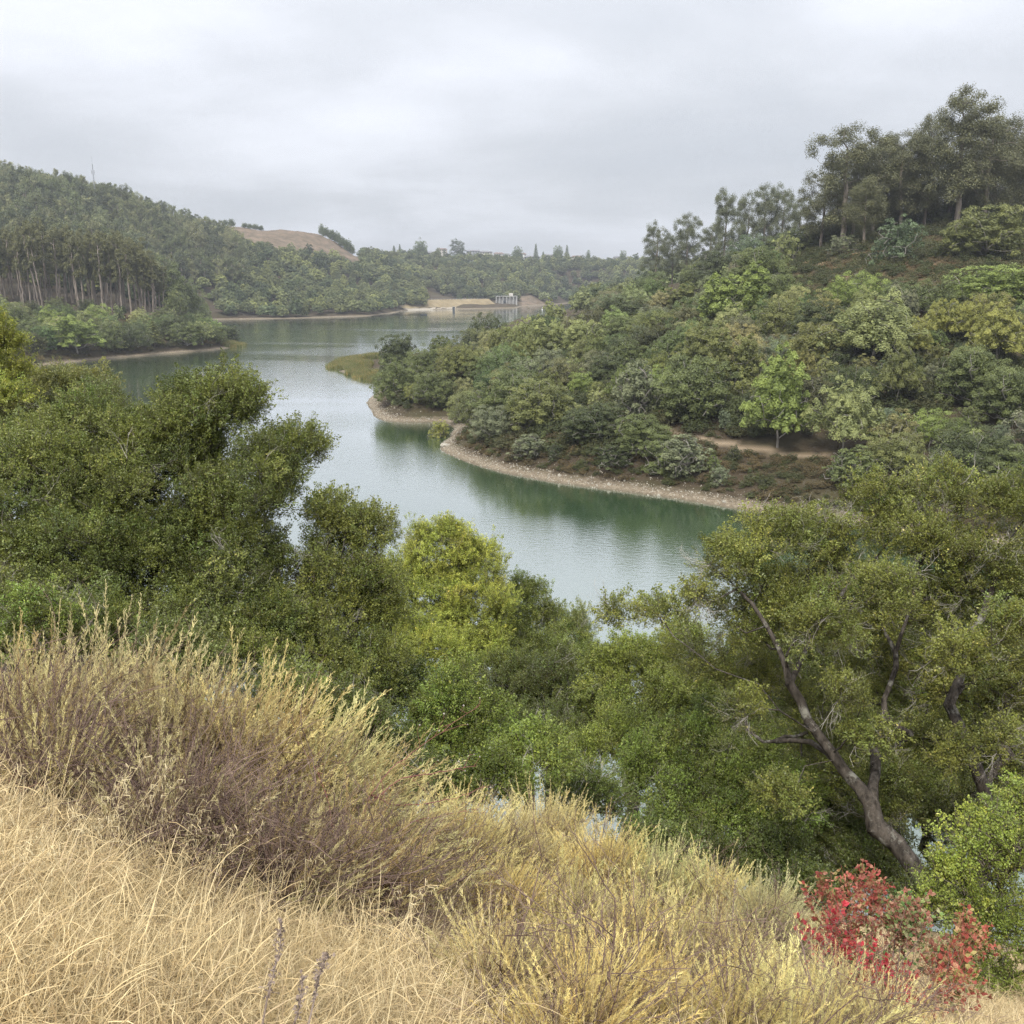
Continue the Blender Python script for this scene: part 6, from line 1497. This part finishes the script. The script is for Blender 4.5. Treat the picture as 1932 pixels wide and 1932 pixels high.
# wild oats standing over the mat
def oat(seed):
    rng = np.random.default_rng(seed); n = 1; k = 8; t = np.linspace(0, 1, k); L = rng.uniform(.45, .7)
    C = np.stack([t * L * .12 + .16 * L * t ** 3, .03 * np.sin(t * 4), t * L * (1 - .10 * t)], 1); P = np.stack([C, C]); Wd = np.zeros((2, k, 3)); Wd[0, :, 0] = .0011; Wd[1, :, 1] = .0011
    v, q = strips(P, Wd, None); V = [v]; Q = [q]; off = len(v); H = [np.tile(t[:-1] * .5 + .3, 2)]
    m = 11; ts = rng.uniform(.62, 1, m); b = np.stack([np.interp(ts, t, C[:, i]) for i in range(3)], 1); a = rng.uniform(0, 6.28, m)
    e = b + np.stack([np.cos(a) * .03, np.sin(a) * .03, rng.uniform(-.02, .01, m)], 1)
    for s in (0, 1):
        f = e + np.array([0, 0, -.017]); sd = np.array([.0019, 0, 0]) if s else np.array([0, .0019, 0])
        P = np.stack([b, e, (e + f) / 2, f], 1); Wd = np.stack([np.full((m, 3), .0004), np.full((m, 3), .0006), np.tile(sd, (m, 1)), np.full((m, 3), .0003)], 1)
        v, q = strips(P, Wd, None); V.append(v); Q.append(q + off); off += len(v); H.append(np.tile([.8, .95, 1.0], m))
    H = np.concatenate(H)
    return mesh_np('oat', np.concatenate(V), np.concatenate(Q), M_GRASS, face_attr={'h': H, 'rnd': np.full(len(H), .7)})
C_OAT = lib_collection('oats', [oat(i) for i in range(4)]); G_OAT = scatter_group(C_OAT)
rng_ = np.random.default_rng(610); q_ = []
for u, v, n in ((230, 1700, 16), (330, 1690, 22), (430, 1700, 20), (500, 1720, 10), (120, 1760, 8), (620, 1800, 8), (760, 1880, 8), (380, 1620, 8)):
    for _ in range(n):
        uu = u + rng_.normal(0, 45); x = (uu - 966) / 1650; fx, fy = foot(uu, v + rng_.uniform(-30, 60)); q_.append((fx, fy))
q_ = np.array(q_); n_ = len(q_)
scatter('wild_oats', G_OAT, np.stack([q_[:, 0], q_[:, 1], ground_z(q_[:, 0], q_[:, 1])], 1), np.stack([rng_.normal(0, .12, n_), rng_.normal(0, .12, n_), rng_.uniform(-1, 1, n_)], 1), rng_.uniform(.7, 1.1, n_), rng_.integers(0, 4, n_), {'tint': np.ones((n_, 3)) * 1.05}, kind='stuff', label='thin wild oat stalks with hanging pale husks before the brown sagebrush', cat='grass')

# poison oak turning red
def red_sprig(seed):
    rng = np.random.default_rng(seed); V, Q, Rn, H = [], [], [], []; off = 0
    for i in range(7):
        x = .05 + i * .03; a = rng.uniform(0, 6.28); c = np.array([x, math.cos(a) * .03, math.sin(a) * .03])
        for j in range(3):
            b = a + (j - 1) * 1.1; d = unit(np.array([.5, math.cos(b), math.sin(b)]) + rng.normal(0, .2, 3)); n = unit(rng.normal(0, .6, 3) + np.array([0, 0, .8])); tt = unit(d - n * (d @ n)); bb = np.cross(n, tt); L = rng.uniform(.026, .046)
            w = L * .36
            pts = [c, c + tt * L * .35 + bb * w - n * .003, c + tt * L * .8 + bb * w * .5, c + tt * L - n * .006, c + tt * L * .8 - bb * w * .5, c + tt * L * .35 - bb * w - n * .003]
            V += pts; Q += [(off, off + 1, off + 2, off + 3), (off, off + 3, off + 4, off + 5)]; off += 6
            q = rng.uniform(0, 1); Rn += [q, q]; H += [q * .9, q * .9]
    tv, tq = tubes(np.array([[0, 0, 0.]]), np.array([[.25, 0, 0.]]), np.array([.002]), np.array([.001]), 3)
    return mesh_np('red_sprig', np.concatenate([np.array(V), tv]), np.concatenate([np.array(Q), tq + off]), M_RED, face_attr={'h': np.array(H + [.1] * len(tq)), 'rnd': np.array(Rn + [.1] * len(tq))})
C_RED = lib_collection('red_sprigs', [red_sprig(i) for i in range(5)]); G_RED = scatter_group(C_RED)
def poison_oak(label, root, lobes, seed, tn):
    rng = np.random.default_rng(seed); x = (root[0] - CPX) / 1680. * root[1]; base = np.array([x, root[1], gz(x, root[1]) - .03]); att = []
    for (u, v, r, y) in lobes:
        c = at_depth(u, v, y); R_ = r * y / ray(u, v)[1]; k = int(10 * (R_ / .25) ** 2) + 4; att.append(c + sphere_dirs(k, rng, -.8) * R_ * rng.uniform(.3, 1.05, (k, 1)))
    att = np.concatenate(att)
    P, par, rad, tips = grow(base, [base + np.array([0, 0, .18])], att, rng, bias=.5, step=.07, wander=.22, tip_r=.0013, trunk_r=.012)
    ro = link('poison_oak', None, loc=tuple(base), label=label, cat='shrub', group='reddening poison oak')
    link('stems', wood_mesh('stems', P - base, par, rad, M_SAGEW, thick=5, thin=3, split=.004), ro)
    T = P[tips]; out = unit(T - P[par[tips]]); m = 3; Q = np.repeat(T, m, 0) + rng.normal(0, .03, (len(T) * m, 3)); D = unit(np.repeat(out, m, 0) + rng.normal(0, .6, (len(T) * m, 3)) + np.array([0, 0, .4]))
    t = np.array(tn) * rng.uniform(.6, 1.15, (len(Q), 1))
    scatter('leaves', G_RED, Q - base, dir_rot(D, rng), rng.uniform(.6, 1.05, len(Q)), rng.integers(0, 5, len(Q)), {'tint': t}, parent=ro, kind='stuff')
poison_oak('crimson topped poison oak beside the last sagebrush, its highest shoots against the shade', (1600, 5.9), [(1585, 1735, 46, 5.8), (1550, 1700, 22, 5.8), (1635, 1700, 26, 5.8), (1650, 1750, 60, 5.8), (1600, 1800, 60, 5.7)], 620, (1.2, .95, .95))
poison_oak('orange and green poison oak in the middle of the red patch', (1690, 5.7), [(1690, 1770, 60, 5.6), (1720, 1820, 60, 5.5), (1650, 1830, 60, 5.5), (1700, 1745, 30, 5.7)], 621, (.95, 1.3, 1.1))
poison_oak('red orange poison oak nearest the corner bush', (1780, 5.3), [(1790, 1830, 40, 5.2), (1760, 1860, 46, 5.2), (1820, 1790, 24, 5.3), (1700, 1890, 50, 5.0)], 622, (1.15, 1.0, .9))
poison_oak('few dark red leaves low among the sagebrush left of the red patch', (1610, 4.9), [(1600, 1860, 34, 4.8), (1560, 1800, 22, 5.0), (1660, 1880, 20, 4.8)], 623, (1.3, .45, .7))

# arching reddish bramble with dry buds
def bramble(label, lines, seed, mat, buds=True, r0=.0045):
    rng = np.random.default_rng(seed); A, B, RA, RB = [], [], [], []; bud = []
    for ln in lines:
        pts = [at_depth(*p) for p in ln]; n = len(pts) - 1; k = 6
        C = []
        for i in range(n):
            p0 = pts[max(0, i - 1)]; p1 = pts[i]; p2 = pts[i + 1]; p3 = pts[min(n, i + 2)]
            for j in range(k):
                f = j / k; C.append(.5 * ((2 * p1) + (-p0 + p2) * f + (2 * p0 - 5 * p1 + 4 * p2 - p3) * f * f + (-p0 + 3 * p1 - 3 * p2 + p3) * f ** 3))
        C.append(pts[-1]); C = np.array(C); C[1:-1] += rng.normal(0, .003, (len(C) - 2, 3)); m = len(C)
        for i in range(m - 1):
            f = i / (m - 1); A.append(C[i]); B.append(C[i + 1]); RA.append(r0 * (1 - .75 * f)); RB.append(r0 * (1 - .75 * (f + 1 / m)))
            if f > .35 and rng.uniform() < .7:
                d = unit(rng.normal(0, 1, 3) + unit(C[i + 1] - C[i]) * .9) * rng.uniform(.03, .14); q = C[i] + d; A.append(C[i]); B.append(q); RA.append(.0014); RB.append(.0008)
                if rng.uniform() < .6:
                    q2 = q + unit(d + rng.normal(0, .05, 3)) * .03; A.append(q); B.append(q2); RA.append(.0009); RB.append(.0007); q = q2
                bud.append(q)
    base = A[0].copy(); v, q = tubes(np.array(A) - base, np.array(B) - base, np.array(RA), np.array(RB), 4)
    ro = link('bramble', None, loc=tuple(base), label=label, cat='bramble')
    link('stems', mesh_np('stems', v, q, mat, smooth=True), ro)
    if buds:
        bm_ = MB()
        for b in bud:
            b = b - base; s = rng.uniform(.003, .0062); bm_.add([b + (s, 0, 0), b + (0, s, 0), b - (s, 0, 0), b - (0, s, 0), b + (0, 0, s * 1.3), b - (0, 0, s * 1.3)], (), [(0, 1, 4), (1, 2, 4), (2, 3, 4), (3, 0, 4), (1, 0, 5), (2, 1, 5), (3, 2, 5), (0, 3, 5)])
        link('buds', bm_.mesh('buds', M_DEAD), ro, kind='stuff')
M_REDST = plain_mat('reddish bramble bark', (0.26, 0.10, 0.085), .6, .3, .3, 30)
bramble('long reddish bramble arching up to the right over the dark hollow, dotted with dry buds', [[(590, 1800, 3.9), (640, 1660, 4.0), (690, 1520, 4.2), (740, 1450, 4.3), (820, 1390, 4.5), (905, 1330, 4.7)], [(690, 1520, 4.2), (760, 1470, 4.4), (840, 1455, 4.6), (900, 1445, 4.7)], [(700, 1500, 4.2), (760, 1520, 4.5), (860, 1505, 4.7), (925, 1480, 4.9)], [(660, 1600, 4.1), (740, 1560, 4.5), (830, 1540, 4.8), (905, 1525, 5.0)], [(640, 1660, 4.0), (620, 1520, 4.2), (590, 1440, 4.4), (560, 1400, 4.5)]], 630, M_REDST)
bramble('red stemmed bramble at the left edge before the dark sagebrush stems', [[(-20, 1560, 3.3), (30, 1500, 3.4), (90, 1470, 3.5)], [(-20, 1560, 3.3), (20, 1470, 3.5), (60, 1430, 3.65), (110, 1400, 3.8)]], 631, M_REDST, False, .004)
bramble('pale dead stick leaning out of the sagebrush at the bottom', [[(1165, 1950, 3.2), (1185, 1890, 3.3), (1213, 1838, 3.4)]], 632, M_DEAD, False, .004)
bramble('tangle of pale dead stalks in the dark hollow of the lower centre', [[(850, 1830, 3.9), (900, 1780, 4.0), (1000, 1760, 4.2)], [(900, 1870, 3.8), (930, 1800, 4.0), (925, 1730, 4.2)], [(930, 1870, 3.8), (960, 1790, 4.0), (1040, 1810, 4.2)], [(830, 1760, 4.1), (920, 1800, 4.0), (1010, 1850, 3.9)], [(880, 1870, 3.8), (940, 1850, 3.9), (980, 1900, 3.8)]], 633, M_DEAD, False, .005)
# weed stalks close to the lens
M_WEED = plain_mat('grey brown weed', (0.27, 0.21, 0.17), .8, .2, .25, 40)
def weed(label, line, seed):
    rng = np.random.default_rng(seed); pts = np.array([at_depth(*p) for p in line]); base = pts[0].copy(); A, B, RA, RB = [], [], [], []; V, Q, off = [], [], 0; SP = []
    for i in range(len(pts) - 1):
        for j in range(10):
            f0, f1 = j / 10, (j + 1) / 10; a = pts[i] * (1 - f0) + pts[i + 1] * f0; b = pts[i] * (1 - f1) + pts[i + 1] * f1; g = (i + f0) / (len(pts) - 1)
            A.append(a); B.append(b); RA.append(.0022 * (1 - .6 * g)); RB.append(.0022 * (1 - .6 * g))
            if g > .3:
                for _ in range(3):
                    d = unit(rng.normal(0, 1, 3) + np.array([0, 0, .8])) * rng.uniform(.006, .022); A.append(a); B.append(a + d); RA.append(.0006); RB.append(.0004); SP.append(a + d * rng.uniform(.6, 1)); SP.append(a + d * rng.uniform(.2, .7))
    v, q = tubes(np.array(A) - base, np.array(B) - base, np.array(RA), np.array(RB), 4)
    ro = link('weed_stalk', None, loc=tuple(base), label=label, cat='weed', group='dry weed stalks close to the viewer')
    link('stem', mesh_np('stem', v, q, M_WEED), ro)
    SP = np.array(SP) - base; v, q = quads(SP, rng.normal(0, 1, SP.shape), np.full(len(SP), .0085), rng, .7); link('seed_heads', mesh_np('seed_heads', v, q, M_WEED), ro, kind='stuff')
weed('tallest dry weed stalk standing up from the bottom edge', [(490, 1960, 1.55), (505, 1880, 1.58), (528, 1790, 1.62), (532, 1735, 1.66)], 640)
weed('short dry weed stalk just right of the tallest one', [(545, 1960, 1.5), (565, 1900, 1.53), (572, 1840, 1.56)], 641)
weed('dry weed stalk leaning right, third from the left at the bottom edge', [(575, 1960, 1.5), (592, 1890, 1.55), (605, 1830, 1.6), (620, 1800, 1.62)], 642)
weed('dark leafy stalk standing in the yellow sagebrush near the poison oak', [(1375, 1790, 4.6), (1382, 1730, 4.65), (1385, 1690, 4.7), (1388, 1660, 4.75)], 643)
print('fore', time.time() - T0)
# ------------------------------------------------------------------ the air
hm = bpy.data.materials.new('haze'); hm.use_nodes = True; ht = hm.node_tree; ht.nodes.clear()
pv = ht.nodes.new('ShaderNodeVolumePrincipled'); pv.inputs['Color'].default_value = (0.86, 0.91, 1.0, 1); pv.inputs['Density'].default_value = 0.00014; pv.inputs['Anisotropy'].default_value = 0.0
ho = ht.nodes.new('ShaderNodeOutputMaterial'); ht.links.new(pv.outputs[0], ho.inputs['Volume'])
hb = MB(); hb.box(-3300, 3300, -300, 3300, -30, 190)
link('haze', hb.mesh('haze', hm), kind='stuff', label='thin grey haze over the lake and hills')
print('done', time.time() - T0)
